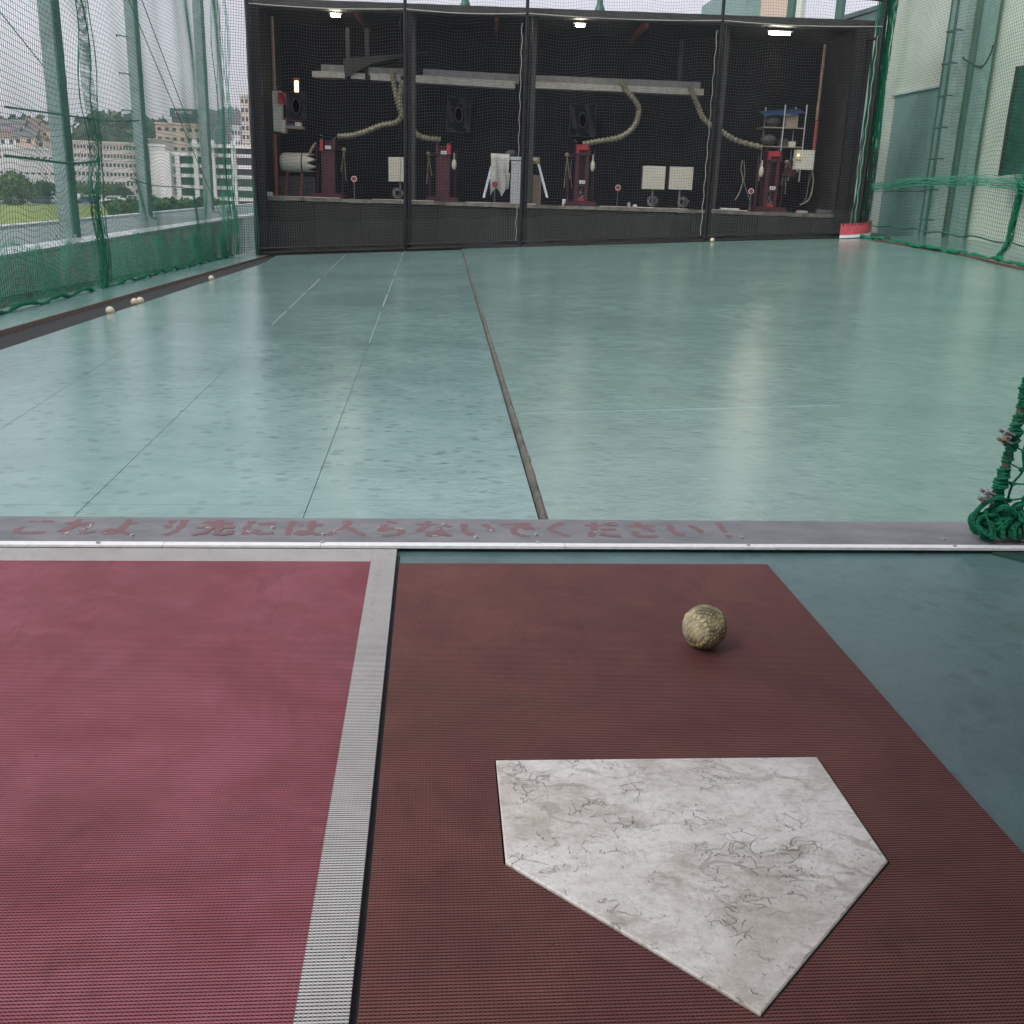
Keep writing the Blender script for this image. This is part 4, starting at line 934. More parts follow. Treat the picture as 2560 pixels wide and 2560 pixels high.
for aa in (a0 + .1, a1 - .08):
    for s in (-1, 1): m.tube([L(aa, .8 + s * .03, z0 - R_ * .9), L(aa, .8 + s * .2, .478)], .016, 6)
m.build('stand', M['redpipe'], dz)
tag(MB().tube([PL(773, 384, .7), PL(783, 367, .7), PL(790, 356, .7)], [.022, .026, .016], 6).build('hand_brush', M['hose']), 'small pale hand brush leaning above the right end of the drum', 'brush')
tag(MB().lbox(*(lambda q: (q[0], q[1], .85, 1.5, .478, q[3]))(rect(700, 440, 790, 490, .9))).build('dark_bench', M['dkgrey']), 'low dark bench under the cream drum', 'bench')
# control box, shelf of red things, warm lamp at the left
cbx = thing('control_box', 'tall cream control box on the left wall with red cloth beside it', 'control box', tuple(PL(695, 280, .7)))
q = rect(682, 227, 702, 328, .7); MB().lbox(q[0], q[1], .7, .9, q[2], q[3]).build('box_body', M['cream'], cbx)
q = rect(702, 300, 713, 332, .72); MB().lbox(q[0], q[1], .72, .9, q[2], q[3]).build('side_box', M['cream'], cbx)
ws = thing('wall_shelf', 'small wooden wall shelf with red and blue packets, beside the left control box', 'shelf', tuple(PL(735, 318, .8)))
q = rect(712, 315, 757, 322, .8); MB().lbox(q[0], q[1], .75, 1.0, q[2], q[3]).build('board', M['carton'], ws)
sp_ = ((713, 296, 730, 303, 'red_br', 'bright red packet standing at the left of the wall shelf'), (732, 297, 752, 304, 'red_br', 'flat red packet standing at the right of the wall shelf'), (716, 307, 736, 314.5, 'blue', 'blue and white packet lying on the wall shelf'), (738, 306, 752, 314.5, 'white', 'white packet lying on the wall shelf'))
for k, (x0, y0, x1, y1, mm, lb) in enumerate(sp_):
    q = rect(x0, y0, x1, y1, .8); zb_ = rect(712, 315, 757, 322, .8)[3] if k > 1 else q[2]
    tag(MB().lbox(q[0], q[1], .78, .95, zb_ + .001, q[3]).build('packet', M[mm]), lb, 'packet', 'packets on the wall shelf')
def rag(u, v): p = PL(695 + 22 * u, 228 + 30 * (1 - v) + 6 * u, .66 - .03 * sin(u * 7 + v * 4)); return p
tag(MB().sheet(rag, 8, 8).build('red_cloth', M['red_br'], smooth=True), 'red cloth hanging at the upper corner of the left control box', 'cloth')
q = rect(737, 202, 745, 234, 1.2); wl_ = thing('wall_lamp', 'narrow upright warm lamp glowing above the left hole patch', 'lamp', tuple(PL(741, 218, 1.2)))
MB().lbox(q[0], q[1], 1.2, 1.24, q[2], q[3]).build('glowing_panel', M['lit_warm'], wl_); MB().lbox(q[0] - .03, q[1] + .01, 1.245, 1.3, q[2] - .02, q[3] + .05).build('bracket', M['redpipe'], wl_)
# pipes
for (p, q, b, mm, r, lb) in (((680, 40), (687, 225), .5, 'brown', .024, 'thin brown upright pipe above the left control box'), ((686, 335), (692, 488), .6, 'redpipe', .032, 'rust red upright pipe under the left control box'), ((2063, 112), (2046, 300), .6, 'brown', .024, 'pale brown upright pipe at the right of the room'), ((2043, 302), (2034, 375), .6, 'redpipe', .03, 'short rust red pipe above the right control box')):
    a, z1 = A(*p, b); _, z0 = A(*q, b); tag(MB().tube([L(a, b, z0), L(a, b, z1)], r, 8).build('wall_pipe', M[mm]), lb, 'pipe', 'upright pipes of the machine room')
cp_ = thing('control_box', 'square cream switch box with a tiny lit orange lamp, at the right of the room', 'control box', tuple(PL(2012, 400, .55)))
q = rect(1990, 375, 2035, 424, .55); MB().lbox(q[0], q[1], .55, .7, q[2], q[3]).build('box_body', M['cream'], cp_); MB().lbox(q[1] + .001, q[1] + .012, .56, .7, q[2], q[3]).build('hinge_edge', M['grey_metal'], cp_)
a, z = A(1996, 388, .54); MB().ball(L(a, .545, z), .014, 8, 6).build('pilot_lamp', M['lit_dot'], cp_)
for x, y in ((1993, 400), (2000, 400)): a, z = A(x, y, .54); MB().tube([L(a, .549, z), L(a, .535, z)], .012, 8).build('knob', M['black'], cp_)
# shelf rack at the right
sk = thing('shelf_rack', 'narrow metal shelf rack at the right of the room, above the rightmost machine', 'shelf', tuple(PL(1985, 330, 1.1)))
for p, q, b in (((1964, 262), (1954, 380), .9), ((2018, 262), (2008, 372), .9), ((1915, 268), (1909, 372), 1.35), ((1990, 268), (1984, 372), 1.35)):
    a, z1 = A(*p, b); _, z0 = A(*q, b); MB().tube([L(a, b, z0 - .5), L(a, b, z1)], .011, 6).build('upright', M['alu'], sk)
zs1, zs2 = A(1960, 318, .9)[1], A(1960, 366, .9)[1]; ax0, ax1 = A(1906, 320, 1.0)[0], A(2014, 320, .9)[0]
for z in (zs1, zs2): MB().lbox(ax0, ax1, .9, 1.4, z - .015, z).build('shelf_board', M['carton'], sk)
def tarp(u, v): px = 1916 + 103 * u; a, z = A(px, 268 + 9 * v - 3 * u + 4 * (1 - u), .88); return L(a, .88 + .5 * (1 - v), z - .06 * v + .015 * sin(u * 9) * v)
tag(MB().sheet(tarp, 14, 5).build('blue_cloth', M['blue'], smooth=True), 'blue cloth draped over the top of the shelf rack', 'cloth')
for k, (x0, y0, x1, y1, zz_, mm, lb) in enumerate(((1964, 283, 1995, 312, zs1, 'carton', 'printed carton on the upper board of the shelf rack'), (1949, 340, 1970, 356, zs2, 'dkgrey', 'dark box on the lower board of the shelf rack'), (1972, 347, 1989, 357, zs2, 'cream', 'small pale box on the lower board of the shelf rack'))):
    q = rect(x0, y0, x1, y1, .95); tag(MB().lbox(q[0], q[1], .93, 1.2, zz_ + .001, zz_ + .001 + q[3] - q[2] + .02).build('storage_box', M[mm]), lb, 'box', 'boxes on the shelf rack')
for k, (x, z, lb) in enumerate(((1930, zs1, 'crumpled dark bag on the upper board of the shelf rack'), (1925, zs2, 'crumpled dark bag on the lower board of the shelf rack'))):
    a, _ = A(x, 320, 1.0); tag(MB().ball(L(a, 1.0, z + .09), .11, 12, 8, (1.2, .9, .8)).build('bag', M['dkgrey'], smooth=True), lb, 'bag', 'bags on the shelf rack')
# cables
for k, (pp, r, mm, lb) in enumerate((([(1856, 400), (1853, 425), (1857, 450), (1850, 478), (1838, 500)], .010, 'hose', 'pale cable hanging left of the rightmost machine'), ([(1860, 402), (1862, 430), (1860, 455), (1868, 480), (1874, 500)], .007, 'grey_metal', 'grey cable hanging left of the rightmost machine'), ([(2031, 426), (2033, 455), (2028, 485), (2018, 503), (2000, 512)], .012, 'hose', 'pale cable curving down from the right switch box'), ([(2030, 426), (2022, 455), (2016, 490), (2010, 505)], .006, 'grey_metal', 'thin grey cable below the right switch box'), ([(1430, 395), (1426, 430), (1430, 470)], .004, 'grey_metal', 'thin wire beside the third machine'))):
    tag(MB().tube(spline([PL(x, y, .6) for x, y in pp], 6), r, 5).build('cable', M[mm]), lb, 'cable', 'cables of the machine room')
for k, (pp, lb) in enumerate((([(665, 484), (700, 486), (760, 484), (800, 493), (850, 492)], 'pale cable lying along the left end of the room floor'), ([(930, 488), (960, 492), (1000, 491), (1040, 497), (1085, 494)], 'pale cable lying below the half-hidden cream panel'), ([(1165, 497), (1200, 500), (1250, 505), (1300, 500), (1340, 507)], 'pale cable lying in front of the step stool'), ([(1500, 508), (1545, 514), (1590, 510), (1650, 516), (1720, 514)], 'pale cable lying below the paired cream panels'), ([(1780, 518), (1830, 522), (1870, 518)], 'pale cable lying left of the rightmost machine'))):
    tag(MB().tube(spline([(lambda v: Vector((v.x, v.y, .4795 + .009)))(PL(x, y, .36 + .05 * ((i + k) % 3))) for i, (x, y) in enumerate(pp)], 6), .009, 5).build('cable', M['rail_b']), lb, 'cable', 'cables of the machine room')
for k, (px, w_, h_, mm, lb) in enumerate(((672, .13, .07, 'white', 'crumpled white packet at the left end of the room floor edge'), (1410, .05, .10, 'white', 'small white can left of the third machine'), (1572, .04, .08, 'silver', 'small upright metal tool right of the round reflector'), (1588, .05, .05, 'white', 'small white lump beside the metal tool'), (1825, .30, .04, 'white', 'long white tray on the room floor left of the rightmost machine'), (2008, .16, .035, 'rail_b', 'flat pale tray on the room floor under the switch box'), (2062, .22, .06, 'grey_metal', 'wire basket on the room floor at the right end'))):
    a, _ = A(px, 500, .55); o_ = L(a, .55, .479)
    tag(MB().bbox(o_.x - w_ / 2, o_.x + w_ / 2, o_.y - .06, o_.y + .06, .4795, .4795 + h_, .008).build('floor_clutter', M[mm]), lb, 'clutter', 'small things on the room floor')
# green posts with flared feet on the roof, and far posts behind
for k, (px, py) in enumerate(((1163, 17), (1499, 31))):
    a, z = A(px, py, .42); p = L(a, .42, 3.2); t = tag(MB().tube([p, p + Vector((0, 0, .03)), p + Vector((0, 0, .11)), p + Vector((0, 0, .17)), p + Vector((0, 0, 1.4))], [.10, .10, .065, .045, .04], 12).build('roof_post', M['lamp_g'], smooth=True), ['green post with a flared foot on the roof edge, left of the middle', 'green post with a flared foot on the roof edge, above the third bay'][k], 'post', 'green posts on the roof edge')
for k, (px, w_, mm, lb) in enumerate(((1978, .09, 'lamp_g', 'tall green pole rising behind the machine room roof'), (1998, .12, 'wall_pale', 'pale pole beside the green pole behind the roof'), (2100, .1, 'lamp_g', 'second green pole behind the roof, farther right'))):
    p = atY(px, 30, 22); tag(MB().tube([(p.x, 22, 0), (p.x, 22, 9)], w_, 8).build('pole', M[mm]), lb, 'pole', 'poles behind the machine room')

# ================================================================== RIGHT SIDE
NR1 = Vector((6.78, 16.45, 0)); NR0 = Vector((6.12, 7.2, 0)); nrd = (NR1 - NR0).normalized(); nrl = (NR1 - NR0).length; nrn = Vector((-nrd.y, nrd.x, 0))
U_GAT = (Vector((6.46, 11.3, 0)) - NR0).dot(nrd); V_BAND = .86
def S_right(u, v):
    X = NR0.x + nrd.x * u; Y = NR0.y + nrd.y * u; zb = zfa(X, Y) + .024; k = np.clip(v / 4.3, 0, 1)
    sag = -.06 + .05 * np.sin((u - 4) * .9)
    band = np.exp(-((v - V_BAND) / .33) ** 2)
    vs = v - (v - V_BAND) * band * .72 + sag * np.exp(-((v - V_BAND) / .5) ** 2)
    vs = vs + .05 * np.sin(u * 2.7 + v * .8) * k + .03 * np.sin(u * 6.5 + v) * np.exp(-((v - .9) / .9) ** 2) * (1 - band)
    g = np.exp(-((u - U_GAT) / .3) ** 2); low = np.clip(1.6 - v, 0, 1)
    us = u - (u - U_GAT) * g * low * .8 + .05 * g * np.sin(v * 6) * low + .03 * np.sin(v * 3.3 + u * 1.1)
    d = .04 * np.sin(u * 2.3 + v * .9) * (.3 + k) + .03 * np.sin(u * 5.1 + 1) * np.exp(-((v - .5) / .6) ** 2)
    foot = .12 * np.exp(-(v / .12) ** 2)
    return np.stack([NR0.x + nrd.x * us + nrn.x * (d + foot), NR0.y + nrd.y * us + nrn.y * (d + foot), zb + vs], -1)
rn = thing('side_net', 'tall green safety net hanging along the right side of the floor', 'net', (6.5, 11, 0))
net_mesh('net_mesh', S_right, 0, nrl, 0, 4.5, .0375, .0023, tuple(nrd), M['net_green'], rn, su=.08, sv=.07)
m = MB()
uu = np.linspace(0, nrl, 120); P = [Vector(tuple(q)) + nrn * .03 for q in S_right(uu, np.full(120, V_BAND))]
for j in range(16):
    m.tube([p + Vector((0, 0, .012 * sin(i * .21 + j * 1.3) + .008 * sin(i * .9 + j * 2.2) + .0075 * (j - 8))) + nrn * (.03 * sin(j * 2.4)) for i, p in enumerate(P)], .0045, 4)
m.build('gathered_band', M['foot_green'], rn)
m = MB(); rr = random.Random(8)
for k in range(26):
    m.tube([Vector(tuple(q)) + nrn * rr.uniform(.0, .08) for q in S_right(U_GAT + rr.uniform(-.13, .13) + .05 * np.sin(np.linspace(0, rr.uniform(4, 9), 16) + rr.uniform(0, 6)), np.linspace(0, V_BAND + rr.uniform(-.1, .25), 16))], .0045, 4)
m.build('gathered_cords', M['rope_green'], rn)
m = MB(); P = [Vector(tuple(q)) + nrn * .02 for q in S_right(np.linspace(0, nrl, 150), np.full(150, 0.0))]
m.tube([p + Vector((0, 0, .02 + .01 * sin(i * 1.1))) for i, p in enumerate(P)], [.02 + .008 * sin(i * 1.9) + .006 * sin(i * .6) for i in range(150)], 7); m.build('bottom_rope', M['rope_green'], rn)
m = MB(); P = [Vector(tuple(q)) + nrn * .015 for q in S_right(np.linspace(0, nrl, 90), np.full(90, .20))]
m.tube(P, .009, 5); m.build('tie_rope', M['net_green'], rn)
P = [G(x, y) for x, y in ((2185, 606), (2300, 622), (2430, 648), (2560, 680))]
tag(MB().tube([p + Vector((.0, 0, .028)) for p in P] , .017, 6).build('edge_pipe', M['rust']), 'thin rusty pipe along the foot of the right net', 'pipe')
P = [G(2181, 601), G(2235, 612), G(2215, 596), G(2170, 588)]
tag(MB().prism([(p.x, p.y) for p in P], lambda x, y: zf(x, y) + .02, lambda x, y: zf(x, y) + .05).build('rubber_strip', M['black']), 'black rubber strip on the floor beside the red corner pad', 'rubber strip')
# corner: gathered green net and black net beside the last post
cn = thing('corner_net', 'dark gathered green net hanging in the right corner next to the black frame', 'net', (6.75, 16.3, 0))
m = MB(); rr = random.Random(9)
for k in range(90):
    x0 = rr.uniform(-.05, .13); y0 = rr.uniform(.05, .35); m.tube([L(.03 + x0 + .02 * sin(z * 3 + k), y0, z) for z in np.linspace(.15, 4.2, 22)], .006, 4)
m.build('gathered_cords', M['rope_green'], cn)
m = MB()
for k in range(46):
    z = .2 + k * .09; m.tube([L(.0, .02, z), L(.1, .1, z - .03), L(.22, .2, z)], .004, 4)
m.build('cross_cords', M['net_green'], cn)
q0 = A(2176, 370); m = MB()
for k in range(22):
    z = q0[1] - k * .06; m.tube([L(.02, -.02, z), L(.14, -.02, z - .01)], .004, 4)
for k in range(5): m.tube([L(.02 + k * .03, -.02, q0[1]), L(.02 + k * .03, -.02, q0[1] - 1.28)], .005, 4)
m.build('black_flap', M['rope_black'], cn)
# the wall behind the right net
XW = 7.75
rw = thing('side_wall', 'pale painted wall with teal cladding panels behind the right net', 'wall', (XW, 14, 0))
MB().box(XW + .1, XW + .3, 4, 19.3, -.3, 6).build('pale_wall', M['wall_pale'], rw)
yA, yB = atX(2312, 576, XW).y, atX(2192, 576, XW).y; ztop = atX(2250, 237, XW).z
n = 4
for k in range(n):
    y0 = yA + (yB - yA) * k / n; y1 = yA + (yB - yA) * (k + 1) / n - .012
    for z0, z1 in ((.1, .86), (.87, ztop)):
        MB().box(XW + .02, XW + .099, y0, y1, z0, z1).build('cladding_panel', M['panel_teal'], rw)
MB().box(XW - .01, XW + .099, yA - .02, yB + .1, ztop + .001, ztop + .03).build('panel_flashing', M['alu'], rw)
MB().box(XW - .1, XW + .35, 4, 19.3, -.3, .12).build('wall_kerb', M['parapet'], rw)
MB().box(XW + .02, XW + .099, yB + .02, yB + .6, .1, 6).build('corner_trim', M['wall_pale'], rw)
def rpillar(px, py, wpx, mm, label, rungs=False, X=XW - .05):
    p = atX(px, py, X); wd = wpx / F * p.y; t = thing('wall_pillar', label, 'pillar', (X, p.y, .1), 'pillars behind the right net')
    dy = wd * 2.2
    MB().box(X - .06, X + .06, p.y - dy / 2, p.y + dy / 2, .121, 6).build('shaft', M[mm], t); MB().box(X - .075, X - .0605, p.y + dy * .28, p.y + dy * .5, .121, 6).build('flange', M['pillar_d'], t)
    if rungs:
        for i in range(12):
            z = .45 + i * .44; MB().tube([(X - .06, p.y - .1, z), (X - .18, p.y - .12, z), (X - .18, p.y + .14, z), (X - .06, p.y + .14, z)], .012, 5).build('rung', M['pillar_d'], t)
rpillar(2313, 576, 10, 'pillar_rd', 'narrow dark pillar at the edge of the teal cladding')
rpillar(2333, 578, 24, 'pillar_r', 'grey pillar with step rungs behind the right net', True, XW - .1)
rpillar(2388, 590, 22, 'pillar_rd', 'blue-grey pillar behind the right net, nearest the camera')
# dark green sheet at the far right
p0 = atX(2500, 440, XW - .2); p1 = atX(2535, 168, XW - .2)
gs = thing('green_sheet', 'dark green sheet hanging behind the right net at the picture edge', 'sheet', (XW - .2, p0.y, p0.z))
def gsf(u, v): return (XW - .2 + .03 * sin(u * 22), p0.y - 2.4 * u, p0.z + (p1.z - p0.z) * v + .02 * sin(u * 9))
MB().sheet(gsf, 24, 6).build('sheet_cloth', M['sheet_green'], gs, True); MB().tube([gsf(0, 0), gsf(0, 1)], .03, 6).build('sheet_edge', M['black'], gs)
q = [atX(x, y, XW - .12) for x, y in ((2398, 122), (2412, 148), (2452, 167), (2474, 140), (2484, 112))]
tag(MB().tube(spline(q, 6), .012, 5).build('slack_cable', M['black']), 'slack dark cable drooping between the two pillars behind the right net', 'cable')

# ================================================================== BOOTH (right net screen, unseen roof and light-blocking walls)
ns = thing('net_screen', 'green rope-bound net screen standing on the threshold board at the right edge', 'net screen', (1.17, 1.98, 0))
Yp = 2.02
b0 = atY(2462, 1352, Yp); t0 = atY(2550, 1035, Yp); dv = (t0 - b0); tp = b0 + dv * (1.75 / dv.z)
MB().tube([b0 - dv * .05, tp], .0085, 8).build('pole', M['rust'], ns)
rt = random.Random(21); m = MB(); Lp = (tp - b0).length; ax = (tp - b0).normalized(); e1 = ax.orthogonal().normalized(); e2 = ax.cross(e1)
for s in range(2):   # cord wound round the pole
    P = []
    for k in range(int(Lp / .0016)):
        l = k * .0016; q = l / .0068 * 2 * pi / (1.0 if s == 0 else 2.9) + s * 2; r = .0105 + .0024 * sin(l * 60) + .0012 * sin(l * 211) + rt.uniform(-.001, .001) + s * .0012
        P.append(b0 + ax * l + (e1 * cos(q) + e2 * sin(q)) * r)
    m.tube(P, .0036 if s == 0 else .003, 4, False)
m.build('pole_binding', M['rope_green'], ns)
# foot tube with knotted rope
f0 = atY(2452, 1362, Yp - .01); f0.z = max(f0.z, .035); f1 = Vector((1.75, 1.985, .03))
MB().tube([f0, f1], .009, 8).build('foot_tube', M['rust'], ns)
m = MB()
for s in range(3):
    P = []
    for k in range(420):
        l = k / 420; q = k * .42 / (1 + .25 * s) + s * 2.1; r = .022 + .006 * sin(k * .11 + s) + rt.uniform(-.0015, .0015)
        c = f0.lerp(f1, l); P.append(c + Vector((rt.uniform(-.001, .001), cos(q) * r, max(-.008, sin(q) * r))))
    m.tube(P, .0048, 5, False)
# big loops of the corner knot
for s in range(22):
    c = f0 + Vector((.0 + .016 * (s % 6) + rt.uniform(-.006, .006), rt.uniform(-.012, .012), .016 + .014 * (s % 3))); nrm = Vector((rt.uniform(-.6, .6), rt.uniform(-1, -.3), rt.uniform(-.5, .8))).normalized(); u_ = nrm.orthogonal().normalized(); w2_ = nrm.cross(u_); R = rt.uniform(.010, .026)
    P = [c + (u_ * cos(q) + w2_ * sin(q)) * R * (1 + .12 * sin(3 * q + s)) for q in np.linspace(0, 2 * pi, 26)]
    P = [Vector((p.x, p.y, max(p.z, .026))) for p in P]; m.tube(P, rt.uniform(.0032, .0055), 6)
for o_ in (0,):
    P = spline([f0 + Vector((.03, -.01, .0)), f0 + Vector((-.012 - o_, -.006, .004)), f0 + Vector((-.03 - o_, -.004, .03)), f0 + Vector((-.012 - o_, -.006, .062 + o_)), f0 + Vector((.02, -.006, .075)), f0 + Vector((.05, .004, .05))], 8); m.tube(P, .0055, 6)
m.build('foot_binding', M['rope_green'], ns)
m = MB(); rr = random.Random(31); ncell = .037
cols_ = 14; rows_ = 44
def nodep(i, j):
    base = b0 + ax * (j * ncell + .02); r2 = random.Random(i * 71 + j * 13); return base + Vector((.03 + i * ncell + r2.uniform(-.005, .005), .006 * sin(i + j), r2.uniform(-.006, .006)))
for j in range(rows_):
    m.tube([b0 + ax * (j * ncell + .03)] + [nodep(i, j) for i in range(cols_)], .0021, 4, False)
for i in range(cols_):
    P = spline([nodep(i, j) + Vector((.004 * sin(j * 2.1 + i), 0, 0)) for j in range(rows_)], 3); m.tube([Vector((p.x, p.y, max(p.z, .03))) for p in P], .0026, 4, False)
m.build('net_cords', M['rope_green'], ns, kind='stuff')
m = MB()
for j in range(12):
    for i in range(5): m.ball(nodep(i, j), .0058, 7, 5, (1.3, 1, .9))
m.build('knots', M['rope_green'], ns, kind='stuff')
for k, (px, py, mm) in enumerate(((2520, 1094, 'brass'), (2472, 1242, 'grey_metal'))):
    c = atY(px, py, Yp - .012); cl = MB(); dx = Vector((-.93, -.2, .3)).normalized(); up_ = ax
    cl.tube([c + dx * -.002, c + dx * .012], .0085, 6); u = cl.build('rope_clamp', M['screw'], ns)
    for s in (-1, 1):
        cc_ = c + up_ * (.009 * s) - Vector((0, .004, 0)); mm_ = MB(); mm_.tube([cc_ - dx * .012, cc_ + dx * .030], .0036, 8); mm_.build('clamp_bolt', M['grey_metal'], u)
        mm_ = MB(); mm_.tube([cc_ + dx * .010, cc_ + dx * .019], .0072, 6); mm_.build('nut', M[mm] if s < 0 else M['screw'], u)
tag(MB().prism([(1.20, 2.10), (1.215, 2.105), (1.30, 1.985), (1.285, 1.98)], .0195, .0235).build('rust_strip', M['rust']), 'narrow rusty strip slanting across the threshold board by the net screen', 'strip')
# dark floor edge right of the booth floor
tag(MB().prism([(1.18, 1.955), (1.9, 1.955), (1.9, 1.3), (1.62, 1.45)], .0005, .006).build('floor_patch', M['sheet_green']), 'dark green corner of floor below the net screen', 'floor patch')
# unseen roof and walls, added out of view to darken the near floor
tag(MB().box(-1.35, 3.4, -2.5, .6, 2.45, 2.6).build('booth_shade_roof', M['roof']), kind='structure')  # roof edges set for a soft shade gradient over the mats
tag(MB().box(1.36, 1.44, -2.5, 1.85, .001, 2.449).build('side_shade_blocker', M['roof']), kind='structure')  # unseen wall added to darken the right-hand floor
tag(MB().box(-.9, 1.355, -2.5, -2.4, .001, 2.449).build('back_light_blocker', M['roof']), kind='structure')  # unseen wall added to stop light from behind

# ================================================================== OUTSIDE
GZ = -5.5
tag(MB().box(-1500, 900, 31, 2500, GZ - .5, GZ).build('ground', mat('asphalt_ground', (.16, .17, .165), .85, var=.2, scale=.05)), kind='structure')
def far(px, py, dist):
    d = ray(px, py); h_ = Vector((d.x, d.y)).length; return O + d * (dist / h_)
def gnd(px, py): return atZ(px, py, GZ)
gp = [gnd(-120, 590), gnd(420, 590), gnd(330, 516), gnd(-40, 508)]
M['grass'] = mat('lawn', (.13, .19, .035), .9, col2=(.22, .27, .06), scale=.25)
tag(MB().prism([(p.x, p.y) for p in gp], GZ + .0, GZ + .04).build('lawn', M['grass']), kind='structure')
M['leaf1'] = mat('leaf_green', (.055, .12, .035), .7, col2=(.13, .20, .07), scale=.8)
M['leaf2'] = mat('leaf_dark', (.028, .07, .032), .7, col2=(.06, .115, .055), scale=.5)
M['trunk'] = mat('bark', (.08, .06, .045), .9, var=.3, scale=3)
def leafcloud(name, c, r, n, size, mt, parent=None, sc=(1, 1, 1), seed=0, **kw):
    g = np.random.default_rng(seed); nb = max(5, n // 120)
    cs = g.normal(size=(nb, 3)); cs /= np.linalg.norm(cs, axis=1)[:, None]; cs *= (g.random((nb, 1)) ** .5) * .68
    k = g.integers(0, nb, n); d = g.normal(size=(n, 3)); d /= np.linalg.norm(d, axis=1)[:, None]
    p = (cs[k] + d * (.30 + .14 * g.random((n, 1)))) * r * np.array(sc) + np.array(c)
    t1 = g.normal(size=(n, 3)); t1 /= np.linalg.norm(t1, axis=1)[:, None]; t2 = np.cross(t1, g.normal(size=(n, 3))); t2 /= np.linalg.norm(t2, axis=1)[:, None]
    s = size * (.6 + .8 * g.random((n, 1))); V = np.stack([p - t1 * s, p - t2 * s * .6, p + t1 * s, p + t2 * s * .6], 1).reshape(-1, 3)
    return fast(name, V, np.arange(4 * n).reshape(-1, 4), mt, parent, **kw)
def tree(px, ybase, ytop, wpx, mt, label, seed, dist=None, group='trees beyond the parapet'):
    b = gnd(px, ybase); top = far(px, ytop, Vector((b.x, b.y)).length); h = top.z - GZ; wd = wpx / F * b.y
    t = thing('tree', label, 'tree', tuple(b), group); r = random.Random(seed); m = MB()
    m.tube([b, b + Vector((.02 * h, 0, h * .35)), b + Vector((0, .02 * h, h * .7))], [h * .03, h * .022, h * .01], 6)
    for k in range(4): q = k * 1.6; m.tube([b + Vector((0, 0, h * .35)), b + Vector((wd * .3 * cos(q), wd * .3 * sin(q), h * .62))], [h * .014, h * .006], 5)
    m.build('trunk', M['trunk'], t)
    leafcloud('crown', (b.x, b.y, GZ + h * .5), 1.0, 2600, max(.3, h * .05), mt, t, (wd * .62, wd * .55, h * .52), seed)
tree(28, 512, 424, 95, M['leaf1'], 'big round bright green tree at the far left of the lawn', 1)
tree(105, 508, 452, 75, M['leaf2'], 'darker tree right of the big round tree, left of the nearest pillar', 2)
tree(25, 495, 424, 80, M['leaf2'], 'dark tree top showing behind the big round tree', 12)
tree(212, 500, 458, 52, M['leaf1'], 'bright bushy tree seen through the seam of the left net', 3)
tree(262, 503, 455, 48, M['leaf1'], 'round tree between the net seam and the middle pillar', 4)
tree(308, 502, 458, 50, M['leaf2'], 'dark tree just left of the middle pillar', 5)
for k, px in enumerate((300, 345, 392, 425, 460, 500, 540)):
    tree(px, 552 - k * 2, 497 - (k % 3) * 3, 58, M['leaf1'] if k % 2 == 0 else M['leaf2'], ['leftmost low bushy tree of the row above the ledge, left of the middle pillar', 'low dark bushy tree right behind the middle pillar', 'low bright bushy tree right of the middle pillar', 'low dark bushy tree before the pale end of the parking building', 'low bright bushy tree before the middle of the parking building', 'low dark bushy tree left of the farthest pillar', 'low bright bushy tree right of the farthest pillar'][k], 20 + k, group='low trees beyond the ledge')
# cars
cols = [(.75, .76, .76), (.72, .73, .74), (.08, .09, .1), (.55, .57, .6), (.75, .75, .73), (.06, .1, .2), (.74, .75, .76), (.5, .5, .5)]
M['glass'] = mat('car_glass', (.02, .03, .035), .15, var=.2, scale=2); M['tyre'] = M['black']
def car_body(h2, l2):
    m = MB(); pr = [(-l2, .35), (-l2, .85), (-l2 * .95, h2), (l2 * .35, h2), (l2 * .62, .95), (l2, .8), (l2, .35)]
    n = len(pr); vs = [(x, -.82, z) for x, z in pr] + [(x, .82, z) for x, z in pr]
    return m.add(vs, [tuple(range(n)), tuple(range(2 * n - 1, n - 1, -1))] + [(i, n + i, n + (i + 1) % n, (i + 1) % n) for i in range(n)])
protos = {}
def car(px, py, ci, van, rz, label):
    p = gnd(px, py); key = (ci, van)
    h2, l2 = (1.95, 2.2) if van else (1.48, 2.15)
    t = thing('parked_car', label, 'car', (0, 0, 0), 'cars parked beyond the lawn')
    pm = mat('car_paint', cols[ci], .3, var=.03, scale=1)
    car_body(h2, l2).build('body', pm, t)
    m = MB(); z0, z1 = .95, h2 - .12
    for y in (-.825, .825): m.add([(-l2 * .85, y, z0), (l2 * .45, y, z0), (l2 * .28, y, z1), (-l2 * .85, y, z1)], [(0, 1, 2, 3)])
    m.build('side_window', M['glass'], t)
    m = MB(); m.add([(l2 * .60, -.7, .99), (l2 * .60, .7, .99), (l2 * .37, .7, h2 - .06), (l2 * .37, -.7, h2 - .06)], [(0, 1, 2, 3)]); m.v = [v + Vector((.02, 0, .01)) for v in m.v]; m.build('windscreen', M['glass'], t)
    for x in (-l2 * .62, l2 * .62):
        for y in (-.75, .75): MB().tube([(x, y - .1, .33), (x, y + .1, .33)], .33, 12).build('wheel', M['tyre'], t)
    t.location = (p.x, p.y, GZ + .045); t.rotation_euler = (0, 0, rz)
CARS = [(78, 507, 0, True), (100, 509, 2, False), (116, 506, 1, False), (134, 509, 3, False), (150, 506, 4, True), (200, 506, 0, True), (216, 509, 5, False), (232, 505, 6, False), (247, 509, 1, True), (262, 505, 2, False), (278, 508, 4, False), (294, 505, 6, False), (340, 504, 0, False), (8, 509, 3, False)]
